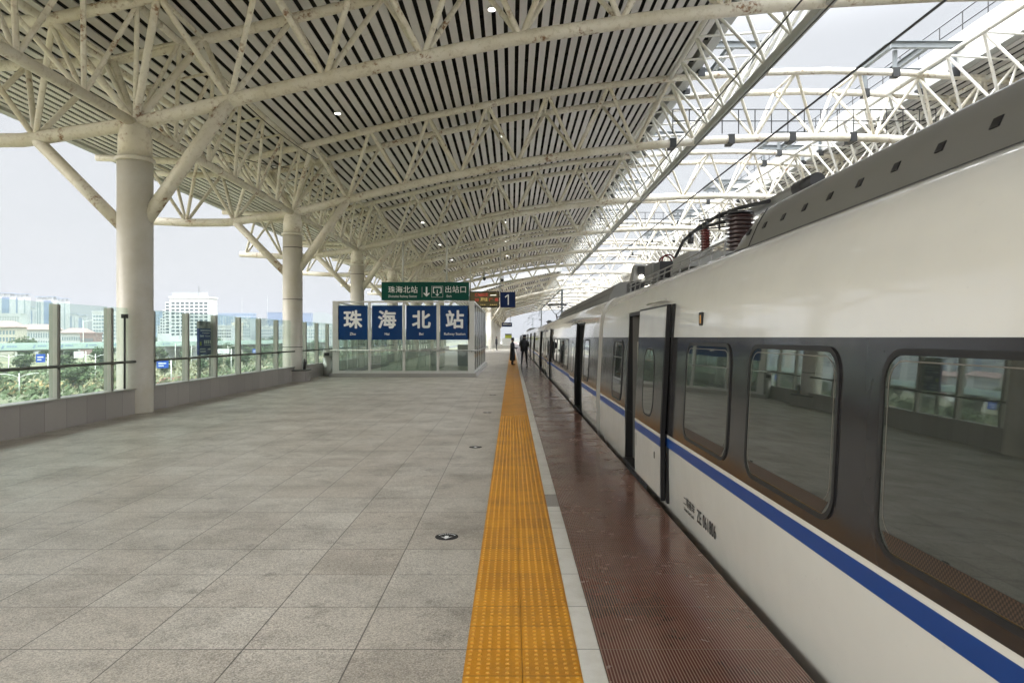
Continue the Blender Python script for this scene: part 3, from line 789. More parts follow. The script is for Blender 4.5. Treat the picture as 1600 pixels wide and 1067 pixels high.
# roof fairings
def fairing(car, y0, y1, near_round, slope=0):
    y0 -= car.location.y; y1 -= car.location.y
    P = [(1.878, .718), (1.898, .77), (1.955, .90), (2.03, 1.022), (2.12, 1.075), (2.5, 1.115), (3.2, 1.13)]
    P = [(x, z + E) for x, z in P]
    full = P + [(2 * TX - x, z) for x, z in reversed(P[:-1])]
    secs = [(y0, 1.0), (y1 - 2.2 if slope else y1 - .8, 1.0)] + ([(y1, .12)] if slope else [(y1 - .45, .93), (y1 - .2, .75), (y1 - .06, .5), (y1, .15)])
    mb = MB(); rings = []
    for yy, h in secs:
        i = len(mb.v); rings.append(i)
        for x, z in full: mb.v.append((x + (TX - x) * .05 * (1 - h), yy, .718 + E + (z - .718 - E) * h))
    n = len(full)
    for a, b in zip(rings, rings[1:]):
        for k in range(n - 1): mb.f.append((a + k, b + k, b + k + 1, a + k + 1))
    mb.f.append(tuple(rings[0] + k for k in range(n))); mb.f.append(tuple(rings[-1] + k for k in reversed(range(n))))
    fo = mb.build('roof_fairing', 'train_fairing', car, True)
    MB().box(1.868, 1.879, y0, y1 - .05, .706 + E, .719 + E).build('fairing_seam', 'black_rubber', car)
    yy = y0 + .3; mb = MB()
    sq = MB()
    while yy < y1 - .35:
        x, z = 2.055, .865 + E; k = (.14) / .28 * 0
        xa, za, xb, zb = 1.930, .835 + E, 1.952, .880 + E
        sq.v += [(xa - .012, yy, za), (xa - .012, yy + .055, za), (xb - .012, yy + .055, zb), (xb - .012, yy, zb), (xa + .02, yy, za), (xa + .02, yy + .055, za), (xb + .02, yy + .055, zb), (xb + .02, yy, zb)]
        i = len(sq.v) - 8; sq.f += [(i, i + 3, i + 2, i + 1), (i + 4, i + 5, i + 6, i + 7), (i, i + 1, i + 5, i + 4), (i + 1, i + 2, i + 6, i + 5), (i + 2, i + 3, i + 7, i + 6), (i + 3, i, i + 4, i + 7)]
        yy += .365
    sq.build('fairing_catches', 'black_rubber', fo)
    for ys_ in (y0 + (y1 - y0) * .42, y1 - 3.9, y1 - .62):
        x0, z0, x1, z1 = 1.876, .72 + E, 2.028, 1.022 + E
        MB().tube([(x0 - .001, ys_, z0), (1.895, ys_, .77 + E), (1.951, ys_, .90 + E), (x1 - .002, ys_, z1)], .0035, 6).build('panel_joint', 'black_rubber', fo)
fairing(cars[0], cary(0) + .3, 6.15, True)
fairing(cars[1], 13.6, 30.5, False, 1)
fairing(cars[4], cary(4) + 4, cary(4) + 17, False, 1)
# roof gear of the first car, between the fairing and the gangway
def l3(x, y, z): return (x, lo(y), z + E)
def insul(x, y, z0, z1, r, mat, parent, fins):
    prof = [(r * .72, z0)]; h = (z1 - z0) / fins
    for i in range(fins):
        zz = z0 + i * h; prof += [(r * .72, zz + h * .15), (r, zz + h * .45), (r, zz + h * .55), (r * .72, zz + h * .8)]
    prof.append((r * .6, z1)); mb = MB(); mb.lathe((0, 0), prof, 28)
    o = mb.build('insulator', mat, parent, False); o.location = (x, lo(y), E); return o
insul(2.93, 8.95, .92, 1.57, .185, 'insulator_brown', c, 12)
insul(2.62, 9.45, .93, 1.46, .075, 'insulator_red', c, 14)
insul(3.3, 9.6, .95, 1.45, .075, 'insulator_red', c, 12)
MB().lathe((0, 0), [(.10, 1.57 + E), (.16, 1.575 + E), (.16, 1.60 + E), (.05, 1.62 + E)], 20).build('insulator_cap', 'black_metal', c, True, (2.93, lo(8.95), 0))
MB().tube([l3(2.62, 9.45, 1.44), l3(2.62, 9.45, 1.55)], .045, 12).build('terminal', 'black_metal', c, True)
MB().tube([l3(2.55, 10.9, .95), l3(2.54, 10.85, 1.24), l3(2.56, 10.4, 1.44), l3(2.62, 9.8, 1.54), l3(2.75, 9.3, 1.62), l3(2.9, 8.9, 1.65), l3(3.1, 8.4, 1.64)], .024, 10).build('cable', 'black_rubber', c, True)
MB().tube([l3(2.58, 10.1, 1.50), l3(2.62, 9.45, 1.50), l3(2.93, 8.95, 1.54)], .02, 10).build('cable', 'black_rubber', c, True)
MB().tube([l3(2.60, 10.15, 1.36), l3(2.60, 10.15, 1.50)], .045, 10).build('cable_clamp', 'black_metal', c, True)
MB().tube([l3(3.20, 9.35, 1.66), l3(3.20, 7.45, 1.65)], .065, 16).build('busbar_pipe', 'gear_grey', c, True)
MB().tube([l3(3.20, 7.8, 1.655), l3(3.20, 7.3, 1.645)], .082, 16).build('busbar_joint', 'black_metal', c, True)
MB().tube([l3(3.20, 7.4, .96), l3(3.20, 7.4, 1.66)], .05, 12).build('busbar_support', 'black_metal', c, True)
# cross brackets between the two insulators
br = MB()
for zz in (1.50, 1.58): br.tube([l3(2.55, 9.5, zz), l3(3.05, 8.9, zz + .02)], .012, 6)
br.tube([l3(2.75, 9.25, 1.42), l3(2.75, 9.25, 1.66)], .014, 6); br.tube([l3(2.62, 9.3, 1.45), l3(2.9, 9.1, 1.45)], .01, 6)
br.build('bracket', 'black_metal', c)
mb = MB(); mb.box(2.10, 2.7, lo(8.25), lo(9.1), .84 + E, 1.02 + E); mb.box(2.25, 2.7, lo(9.15), lo(10.0), .86 + E, .98 + E); mb.build('equipment_box', 'gear_grey', c)
mb = MB(); mb.box(2.12, 2.55, lo(10.55), lo(11.1), .84 + E, 1.13 + E)
for i in range(9): mb.box(2.105, 2.12, lo(10.57) + i * .058, lo(10.57) + i * .058 + .025, .86 + E, 1.12 + E)
mb.build('resistor_box', 'gear_grey', c)
mb = MB(); mb.box(2.10, 2.4, lo(9.9), lo(10.35), .85 + E, 1.08 + E); mb.build('junction_box', 'black_metal', c)
for yy in (10.05, 10.22): MB().tube([l3(2.25 + .09 * math.cos(a), yy, 1.10 + .09 * math.sin(a)) for a in [R(20 * i - 20) for i in range(12)]], .012, 8).build('hose_loop', 'insulator_red', c, True)
rl = MB()      # low rail along the roof edge
for a, b in ((6.4, 11.6),):
    rl.tube([l3(1.96, a, .88), l3(1.96, b, .88)], .009, 6); rl.tube([l3(1.95, a, .82), l3(1.95, b, .82)], .008, 6)
    yy = a
    while yy <= b: rl.tube([l3(1.94, yy, .735), l3(1.96, yy, .885)], .009, 6); yy += .42
rl.build('roof_edge_rail', 'gear_grey', c)
MB().tube([l3(2.35, 12.2, .95), l3(2.35, 8.2, 1.05)], .025, 8).build('conduit', 'gear_grey', c, True)
# lamp housing near the gangway
def frustum(mb, x0, x1, y0, y1, z0, z1, k):
    i = len(mb.v); cx, cy = (x0 + x1) / 2, (y0 + y1) / 2
    mb.v += [(x0, y0, z0), (x1, y0, z0), (x1, y1, z0), (x0, y1, z0)] + [(cx + (x - cx) * k, cy + (y - cy) * k, z1) for x, y in ((x0, y0), (x1, y0), (x1, y1), (x0, y1))]
    mb.f += [(i, i + 3, i + 2, i + 1), (i + 4, i + 5, i + 6, i + 7), (i, i + 1, i + 5, i + 4), (i + 1, i + 2, i + 6, i + 5), (i + 2, i + 3, i + 7, i + 6), (i + 3, i, i + 4, i + 7)]
    return mb
lamp = frustum(MB(), 2.00, 2.29, lo(11.55), lo(11.95), .915 + E, 1.21 + E, .62).build('lamp_housing', 'gear_grey', c)
MB().box(1.97, 2.32, lo(11.5), lo(12.0), .70 + E, .914 + E).build('lamp_base', 'black_metal', lamp)
MB().box(2.085, 2.205, lo(11.575), lo(11.60), .965 + E, 1.175 + E).build('lamp_recess', 'black_rubber', lamp)
MB().tube([l3(2.145, 11.57, 1.00), l3(2.145, 11.545, 1.00)], .034, 16).build('lens', 'headlamp', lamp, True)

# pantograph on the third carriage
p = thing('pantograph', 'black raised pantograph touching the contact wire above the third carriage', 'pantograph', (TX, 49.5, .955 + E))
MB().box(-.75, .75, -.9, .9, .12, .18).build('base_frame', 'black_metal', p)
for sx_ in (-.6, .6):
    for sy in (-.7, .7): MB().lathe((0, 0), [(.05, 0), (.08, .03), (.05, .06), (.08, .09), (.05, .12)], 12).build('insulator', 'insulator_brown', p, True, (sx_, sy, 0))
MB().tube([(0, -.5, .2), (0, 1.1, .75)], .05, 10).build('lower_arm', 'black_metal', p, True)
MB().tube([(-.1, 1.1, .75), (-.62, -.1, 1.33)], .025, 8).tube([(.1, 1.1, .75), (.62, -.1, 1.33)], .025, 8).build('upper_arm', 'black_metal', p, True)
MB().tube([(-.7, -.1, 1.33), (.7, -.1, 1.33)], .025, 8).tube([(-.62, -.25, 1.36), (.62, -.25, 1.36)], .02, 6).build('crossbar', 'black_metal', p, True)
MB().tube([(-1.0, -.1, 1.22), (-.8, -.1, 1.37), (-.5, -.1, 1.41), (.5, -.1, 1.41), (.8, -.1, 1.37), (1.0, -.1, 1.22)], .022, 8).build('collector_head', 'black_metal', p, True)
MB().box(-.7, -.5, -1.3, -1.05, .02, .22).box(.5, .8, .9, 1.2, .02, .20).build('equipment', 'black_metal', p)

# overhead wires and catenary masts
def wire(nm, lab, x, zf, y0=-30, y1=230, r=.011):
    pts = []; y = y0
    while y <= y1: pts.append((x, y, zf(y))); y += 4
    tag(MB().tube(pts, r, 6).build(nm, 'black_metal', None, True), lab, 'wire')
wire('contact_wire', 'black contact wire running low above the train roofs', 3.05, lambda y: 2.37 + E)
wire('messenger_wire', 'black messenger wire sagging high above the first track', 3.2, lambda y: 3.72 + E)
wire('feeder_wire', 'black feeder wire between contact and messenger wires', 3.2, lambda y: 3.34 + E, r=.009)
wire('contact_wire', 'black contact wire over the far side track', 8.6, lambda y: 2.37 + E)
for i, yy in enumerate((81, 138, 195)):
    m = thing('catenary_mast', 'grey catenary mast between the tracks, %s along the train' % ORD[i], 'mast', (5.8, yy, -1.44), 0, 'catenary masts')
    MB().box(-.12, .12, -.12, .12, 0, 8.7).build('post', 'frame_grey', m)
    MB().tube([(0, 0, 7.9), (-2.5, 0, 7.3)], .03, 8).tube([(0, 0, 6.6), (-2.7, 0, 7.0)], .03, 8).tube([(-2.7, 0, 5.55), (-2.4, 0, 6.9)], .025, 8).build('cantilever', 'frame_grey', m, True)
    MB().tube([(-.12, 0, 6.6), (-.5, 0, 6.66)], .07, 10).build('insulator', 'insulator_brown', m, True)
# ================================================================ STAIRWELL GLASS ENCLOSURE
KX0, KX1, KY0, KY1, KH = -7.62, -1.62, 29.75, 42.5, 3.16
k = thing('stairwell_enclosure', 'glass enclosure round the stairwell with four big blue name panels', 'enclosure', (0, 0, 0))
MB().box(KX0 - .12, KX1 + .12, KY0 - .25, KY0 + .10, .004, .15).box(KX1 - .10, KX1 + .12, KY0 + .101, KY1, .004, .15).box(KX0 - .12, KX0 + .10, KY0 + .101, KY1, .004, .15).build('plinth', 'concrete', k)
def post(x, y, w=.09, d=.09, z0=.152, z1=KH, m='alu', nm='post'):
    return MB().box(x - w, x + w, y - d, y + d, z0, z1).build(nm, m, k)
post(KX0 + .10, KY0 + .05, .13, .06); post(KX1 - .12, KY0 + .05, .14, .06)
MB().box(KX0 - .03, KX1 + .02, KY0 - .02, KY0 + .12, KH + .002, KH + .07).box(KX0 + .24, KX1 - .27, KY0 - .0, KY0 + .09, .152, .25).build('front_rail', 'alu', k)
MB().box(KX1 - .07, KX1 + .02, KY0 + .13, KY1, KH + .002, KH + .07).box(KX0 - .02, KX0 + .07, KY0 + .13, KY1, KH + .002, KH + .07).build('side_rail', 'alu', k)
MB().box(KX1 - .05, KX1 + .01, KY0 + .13, KY1, .152, .22).build('side_sill', 'alu', k)
px = [(527.5, 574), (580.5, 628), (634, 681.5), (687, 733)]
def pxX(p, y=KY0): return (p - 800) / F * y
gaps = [(574 + 580.5) / 2, (628 + 634) / 2, (681.5 + 687) / 2]
for g in gaps: MB().box(pxX(g) - .05, pxX(g) + .05, KY0 - .03, KY0 + .05, .251, KH).build('mullion', 'alu', k)
chars = [('珠', 'Zhu'), ('海', 'Hai'), ('北', 'Bei'), ('站', 'Railway Station')]
for (a, b), (ch, py) in zip(px, chars):
    xa, xb = pxX(a) + .02, pxX(b) + .01; cx = (xa + xb) / 2
    pn = MB().box(xa, xb, KY0 - .01, KY0 + .02, 1.58, 3.04).build('name_panel', 'sign_blue', k)
    text('lettering', ch, .80, 'text_white', pn, (cx, KY0 - .0125, 2.385), FACE_CAM, .030)
    text('pinyin', py, .155 if len(py) < 5 else .15, 'text_white', pn, (cx, KY0 - .0125, 1.825), FACE_CAM, .010)
    MB().box(xa - .01, xb + .01, KY0 + .035, KY0 + .047, .26, 3.10).build('glass_pane', 'kiosk_glass', k)
n = 6
for i in range(n + 1):
    y = KY0 + .35 + (KY1 - KY0 - .4) * i / n
    for x, nm in ((KX1 - .02, 'side_post'), (KX0 + .02, 'side_post')):
        MB().box(x - .016, x + .016, y - .03, y + .03, .222, KH).build(nm, 'alu', k)
    if i < n:
        y2 = KY0 + .35 + (KY1 - KY0 - .4) * (i + 1) / n
        for x, gm in ((KX1 - .04, 'side_glass'), (KX0 + .02, 'kiosk_glass')): MB().box(x - .006, x + .006, y + .04, y2 - .04, .23, KH - .05).build('glass_pane', gm, k)
MB().tube([(KX0 - .12, KY0 - .10, 1.13), (KX1 + .13, KY0 - .10, 1.13), (KX1 + .16, KY0 + .1, 1.13), (KX1 + .16, KY1, 1.13)], .028, 10).build('handrail', 'stainless', k, True)
mb = MB()
for g in [KX0 + .1] + [pxX(g) for g in gaps] + [KX1 - .1]: mb.tube([(g, KY0 - .10, 1.13), (g, KY0 - .01, 1.06)], .012, 6)
mb.build('handrail_brackets', 'stainless_dark', k)
# inside: stairs rising away from the camera, with rails and a glass balustrade
s = thing('staircase', 'stone stairs with steel handrails inside the glass enclosure', 'stairs', (0, 0, 0))
mb = MB()
for i in range(11): mb.box(-5.9, -4.1, 38.2 - .32 * i - .32, 38.2 - .32 * i, -1.44, -.165 * i - .12)
mb.build('steps', 'concrete', s)
def rail_line(x):
    MB().tube([(x, 40.2, .95), (x, 38.3, .95), (x, 34.2, -1.1 + .0), (x, 33.6, -1.2)], .03, 10).build('handrail', 'stainless', s, True)
    MB().tube([(x, 38.3, .6), (x, 34.2, -1.35)], .015, 8).build('lower_rail', 'stainless', s, True)
    for y, z in ((40.2, .95), (39.2, .95), (38.3, .95), (36.9, .25), (35.5, -.45)):
        MB().tube([(x, y, z - .95), (x, y, z)], .02, 8).build('post', 'stainless', s, True)
for x in (-6.05, -5.0, -3.95): rail_line(x)
MB().box(-3.87, -3.85, 33.0, 40.2, .01, 1.0).build('balustrade_glass', 'kiosk_glass', s)
MB().box(-3.89, -3.83, 33.0, 40.2, 1.0, 1.05).build('balustrade_rail', 'stainless', s)
MB().box(-6.2, -3.9, 32.95, 33.0, .01, 1.0).build('balustrade_glass', 'kiosk_glass', s)
tag(MB().box(-3.2, -2.3, 41.0, 41.6, .004, 1.25).build('service_cabinet', 'frame_grey'), 'grey steel cabinet standing inside the glass stairwell enclosure', 'cabinet')

# ================================================================ HANGING SIGNS
y = 38.35
t = thing('exit_sign', 'green hanging exit sign with white arrow, above the blue name panels', 'sign', (0, y, 0))
x0, x1, z0, z1 = (596.5 - 800) / F * y, (733 - 800) / F * y, (527 - 469.5) / F * y + E, (527 - 441) / F * y + E
MB().box(x0, x1, -.08, .08, z0, z1).build('panel', 'sign_green', t)
for px_ in (629.5, 698): MB().tube([((px_ - 800) / F * y, 0, z1 + .001), ((px_ - 800) / F * y, 0, bz((px_ - 800) / F * y) - .1)], .05, 10).build('hanger', 'alu', t, True)
def U(u): return x0 + (x1 - x0) * u
def V(v): return z1 - (z1 - z0) * v
text('lettering', '珠海北站', .40, 'text_white', t, (U(.245), -.085, V(.44)), FACE_CAM, .008, spacing=1.06)
text('lettering', 'Zhuhaibei Railway Station', .185, 'text_white', t, (U(.24), -.085, V(.78)), FACE_CAM, .0, sx=.82)
text('lettering', '出站口', .40, 'text_white', t, (U(.848), -.085, V(.43)), FACE_CAM, .008, spacing=1.04)
text('lettering', 'Exit', .185, 'text_white', t, (U(.772), -.085, V(.77)), FACE_CAM, 0)
a = MB(); cx = U(.515); aw = .05
a.box(U(.462), U(.4645), -.087, -.081, V(.82), V(.26))
def arrow(mb, cx, zt, zb, w, hw):
    i = len(mb.v); hz = zb + hw * 1.0
    P = [(cx - w, zt), (cx + w, zt), (cx + w, hz), (cx + hw, hz + hw * .45), (cx + hw, hz + hw * .0), (cx, zb), (cx - hw, hz), (cx - hw, hz + hw * .45), (cx - w, hz)]
    mb.v += [(x, -.086, z) for x, z in P]; mb.f.append(tuple(range(i, i + len(P))))
arrow(a, cx, V(.26), V(.80), .045, .16)
a.build('arrow', 'text_white', t)
a = MB(); bx0, bx1, bz0, bz1 = U(.572), U(.702), V(.83), V(.22); w = .012
a.box(bx0, bx1, -.086, -.081, bz1 - w, bz1).box(bx0, bx1, -.086, -.081, bz0, bz0 + w).box(bx0, bx0 + w, -.086, -.081, bz0 + w, bz1 - w).box(bx1 - w, bx1, -.086, -.081, bz0 + w, bz1 - w)
gx0, gx1 = U(.587), U(.687)
a.box(gx0, gx1, -.086, -.081, V(.32), V(.27)).box(gx0, gx0 + .05, -.086, -.081, V(.60), V(.321)).box(gx1 - .05, gx1, -.086, -.081, V(.60), V(.321)).box(gx0 + .051, gx0 + .11, -.086, -.081, V(.60), V(.55)).box(gx1 - .11, gx1 - .051, -.086, -.081, V(.60), V(.55))
arrow(a, (gx0 + gx1) / 2, V(.42), V(.77), .022, .09)
a.build('exit_pictogram', 'text_white', t)

y = 49.6
def SX(p): return (p - 800) / F * y
def SZ(q): return (527 - q) / F * y + E
t = thing('departure_display', 'brown LED train display hanging beside the platform number', 'display', (0, y, 0))
MB().box(SX(733.5), SX(780), -.1, .1, SZ(480.5), SZ(455.5)).build('housing', 'roof_dark', t)
MB().box(SX(735), SX(779), -.106, -.101, SZ(479), SZ(457)).build('screen', 'led_back', t)
text('led_text', 'C7603次', .30, 'led_red', t, (SX(752.5), -.112, SZ(461.2)), FACE_CAM, .0, sx=.86)
MB().box(SX(766), SX(775.5), -.113, -.108, SZ(461.9), SZ(460.9)).build('led_dash', 'led_white', t)
text('led_text', '20', .28, 'led_red', t, (SX(745), -.112, SZ(468.8)), FACE_CAM, .0)
text('led_text', '开往', .27, 'led_yellow', t, (SX(756.5), -.112, SZ(468.4)), FACE_CAM, .004)
text('led_text', '广', .27, 'led_red', t, (SX(767), -.112, SZ(468.8)), FACE_CAM, .0)
text('led_text', '南', .27, 'led_red', t, (SX(776), -.112, SZ(468.8)), FACE_CAM, .0)
mb = MB()
for p_ in (751.5, 754.5, 757.5, 766.5, 769.5, 772.5, 775.3): mb.box(SX(p_) - .04, SX(p_) + .04, -.113, -.108, SZ(476.6), SZ(475.8))
mb.build('led_dots', 'led_yellow', t)
t2 = thing('platform_number_sign', 'square navy sign with a white numeral 1 hanging beside the LED display', 'sign', (0, y, 0))
MB().box(SX(781.5), SX(805.3), -.1, .1, SZ(480.5), SZ(456.5)).build('panel', 'sign_navy', t2)
mb = MB(); nx, nz = SX(794.2), SZ(468.4); mb.box(nx - .04, nx + .04, -.104, -.1005, nz - .37, nz + .37)
i = len(mb.v); mb.v += [(nx - .045, -.1035, nz + .37), (nx - .045, -.1035, nz + .27), (nx - .21, -.1035, nz + .13), (nx - .24, -.1035, nz + .21)]; mb.f.append((i, i + 3, i + 2, i + 1))
mb.build('numeral', 'text_white', t2)
for px_, pr in ((734.5, t), (781.3, t2)): MB().tube([(SX(px_) + (.02), .0, SZ(455.4)), (SX(px_) + .02, 0, bz(SX(px_)) - .1)], .045, 10).build('hanger', 'alu', pr, True)
for px_, py_, d in ((756.5, 434.5, 'beside the exit sign hanger'), (784.5, 437, 'above the navy numeral sign')):
    q = thing('dome_camera', 'small grey dome camera hanging %s' % d, 'camera', (SX(px_), y + .3, SZ(py_)), 0, 'dome cameras')
    MB().lathe((0, 0), [(.02, -.16), (.09, -.11), (.125, 0), (.125, .06)], 20).build('dome', 'black_metal', q, True)
    MB().lathe((0, 0), [(.13, .061), (.13, .12), (.03, .14), (.03, .72)], 16).build('mount', 'alu', q, True)
yy = 80.0
t = thing('hanging_sign', 'small dark hanging sign with white station name, far along the platform', 'sign', (0, yy, 0))
xa, xb = (784 - 800) / F * yy, (800 - 800) / F * yy; za, zb_ = (527 - 510.5) / F * yy + E, (527 - 504) / F * yy + E
MB().box(xa, xb, -.06, .06, za, zb_).build('panel', 'sign_navy', t); text('lettering', '珠海北站', .24, 'text_white', t, ((xa + xb) / 2, -.065, (za + zb_) / 2 + .03), FACE_CAM, .006)
for x in (xa + .2, xb - .2): MB().tube([(x, 0, zb_), (x, 0, bz(x) + .5)], .025, 8).build('hanger', 'alu', t, True)
yy = 120.0
t = thing('advert_board', 'yellow-green and white advertising board at the far end of the platform', 'board', (0, yy, 0))
xa, xb = (789 - 800) / F * yy, (799.5 - 800) / F * yy
MB().box(xa, xb, -.05, .05, (527 - 528.5) / F * yy + E, (527 - 523.6) / F * yy + E).build('lime_panel', 'lime', t)
MB().box(xa, xb, -.05, .05, (527 - 523.5) / F * yy + E, (527 - 521.5) / F * yy + E).build('dark_header', 'rail_dark', t)
MB().box(xa - .5, xb - .1, -.05, .05, .25, (527 - 528.7) / F * yy + E).build('white_panel', 'sign_white', t)
for x in (xa + .1, xb - .15): MB().box(x - .04, x + .04, .06, .12, .003, 1.6).build('leg', 'alu', t)
# blue notice board beyond the fence glass
t = thing('notice_board', 'narrow blue notice board with white lines and an arrow, behind the fence glass', 'notice board', (-8.62, 0, 0))
ya, yb = 19.15, 20.02
MB().box(-.03, .03, ya, yb, 1.20, 1.93).build('panel', 'notice_blue', t)
MB().box(-.03, .03, ya, yb, 1.932, 2.13).build('header', 'gear_grey', t)
MB().box(-.03, .03, ya + .02, ya + .10, .57, 1.198).box(-.03, .03, yb - .10, yb - .02, .57, 1.198).build('leg', 'gear_grey', t)
mb = MB()
rnd = random.Random(5)
def bar(u0, u1, v, h): mb.box(.031, .034, ya + (yb - ya) * u0, ya + (yb - ya) * u1, 1.20 + .73 * v, 1.20 + .73 * v + h)
for u in range(9): bar(.10 + u * .09, .165 + u * .09, .90, .035)
for u in range(8): bar(.22 + u * .07, .265 + u * .07, .82, .02)
for u in range(3): bar(.08 + u * .09, .14 + u * .09, .68, .05)
for u in range(5): bar(.42 + u * .08, .47 + u * .08, .69, .022)
for u in range(4): bar(.36 + u * .14, .45 + u * .14, .42, .10)
bar(.36, .90, .36, .012)
for u in range(4): bar(.08 + u * .10, .15 + u * .10, .20, .03); bar(.08 + u * .10, .16 + u * .10, .10, .03)
bar(.62, .76, .19, .03)
i = len(mb.v); mb.v += [(.034, ya + (yb - ya) * .76, 1.20 + .73 * .16), (.034, ya + (yb - ya) * .86, 1.20 + .73 * .21), (.034, ya + (yb - ya) * .76, 1.20 + .73 * .26)]; mb.f.append((i, i + 1, i + 2))
mb.build('markings', 'text_white', t)
MB().box(.031, .035, ya + .05, ya + .14, 1.46, 1.56).build('yellow_mark', 'lime', t)

# bin, CCTV pole, floor plates, downlights
t = thing('litter_bin', 'tall round steel litter bin against the fence past the plinth', 'bin', (-8.02, 30.4, 0))
MB().lathe((0, 0), [(.18, .004), (.19, .02), (.205, .10), (.205, .80)], 32).build('body', 'stainless', t, True)
MB().lathe((0, 0), [(.205, .801), (.215, .81), (.215, 1.10), (.19, 1.14), (.02, 1.16)], 32).build('lid', 'stainless', t, True)
MB().box(-.11, .11, -.222, -.19, .88, 1.02).build('slot', 'black_rubber', t)
t = thing('camera_pole', 'thin black pole with a small box camera beside the nearest column', 'camera pole', (-8.66, 15.32, 0))
MB().tube([(.22, -.12, .004), (.22, -.12, 2.12)], .022, 10).build('pole', 'black_metal', t, True)
MB().box(.175, .265, -.18, -.06, 2.10, 2.19).build('camera_body', 'black_metal', t); MB().tube([(.22, -.20, 2.145), (.22, -.18, 2.145)], .03, 12).build('lens', 'black_rubber', t)
for i, (px_, py_) in enumerate(((698, 838.5), (743, 698.5), (761.5, 644.5), (770, 617))):
    Yp = EYE * F / (py_ - 527); Xp = (px_ - 800) / F * Yp
    t = thing('floor_plate', '%s round dark floor plate with a pale arrow beside the yellow strip' % ORD[i].capitalize(), 'floor marker', (Xp, Yp, 0), 0, 'round floor plates')
    MB().lathe((0, 0), [(.098, .001), (.098, .0045), (.094, .006)], 32).build('disc', 'roof_dark', t)
    a = MB(); a.v += [(-.052, -.035, .0075), (-.016, -.05, .0075), (.016, -.05, .0075), (.052, -.035, .0075), (.052, -.010, .0075), (0, -.048, .0075), (-.052, -.010, .0075), (0, -.080, .0075)]
    a.f += [(6, 7, 5)]; a.f += [(5, 7, 4)]
    a.box(-.016, .016, -.045, .01, .0065, .0078); a.build('arrow', 'sign_white', t)
    r = MB()
    for q in range(9):
        an = R(25 + q * 16); cx_, cy_ = .072 * math.cos(an), .072 * math.sin(an); r.box(cx_ - .006, cx_ + .006, cy_ - .006, cy_ + .006, .0062, .0074)
    r.build('markings', 'sign_white', t)
def dlight(x, y, lab):
    z = tz(x) + .33
    o = thing('downlight', lab, 'ceiling light', (x, y, z), 0, 'round lights in the slatted ceiling')
    MB().lathe((0, 0), [(.115, -.06), (.125, -.05), (.125, .02)], 20).build('rim', 'alu', o)
    MB().lathe((0, 0), [(.10, -.068), (.10, -.061)], 20).build('lens', 'lamp', o)
    return o
d0 = None
for x, ylist, w in ((-.55, [19.1, 31.2, 43.0, 54.4, 65.5, 76.8], 'middle'), (-6.05, [24.2, 36.0, 47.2, 58.5, 70.0], 'column-side')):
    d0 = None
    for i, yy in enumerate(ylist):
        lab = '%s glowing round ceiling light of the %s row' % (ORD[i].capitalize(), w)
        if d0 is None: d0 = dlight(x, yy, lab)
        else: dup(d0, (x, yy, d0.location.z), lab)
# thin cable runs drooping below the roof by the columns
for i, (a, b, sag) in enumerate((((-9.6, Y0 + .9, tz(-9.6) - .9), (-8.2, Y0 + BAY - 1, tz(-8.2) - .7), .35), ((-7.5, Y0 + .6, tz(-7.5) - .4), (-7.3, Y0 + BAY - .8, tz(-7.3) - .5), .25))):
    pts = [tuple(Vector(a).lerp(Vector(b), q / 12) - Vector((0, 0, sag * math.sin(math.pi * q / 12)))) for q in range(13)]
    tag(MB().tube(pts, .014, 6).build('hanging_cable', 'black_rubber', None, True), ['dark cable drooping behind the nearest column top, outer run', 'dark cable drooping behind the nearest column top, inner run'][i], 'cable')

# ================================================================ PEOPLE
def skin_body(name, parent, verts, edges, radii, root, mat, levels=1):
    bm = bmesh.new(); lay = bm.verts.layers.skin.verify(); vs = [bm.verts.new(v) for v in verts]
    for a, b in edges: bm.edges.new((vs[a], vs[b]))
    for v, r in zip(vs, radii):
        v[lay].radius = r if isinstance(r, tuple) else (r, r)
    vs[root][lay].use_root = True
    me = bpy.data.meshes.new(name); bm.to_mesh(me); bm.free()
    o = bpy.data.objects.new(name, me); C.objects.link(o)
    o.modifiers.new('skin', 'SKIN').use_smooth_shade = True
    sb = o.modifiers.new('sub', 'SUBSURF'); sb.levels = levels; sb.render_levels = levels
    bpy.context.view_layer.update()
    m2 = bpy.data.meshes.new_from_object(o.evaluated_get(bpy.context.evaluated_depsgraph_get()))
    bpy.data.objects.remove(o); m2.materials.clear(); m2.materials.append(M[mat]); m2.name = name
    o = bpy.data.objects.new(name, m2); C.objects.link(o); o.parent = parent; return o
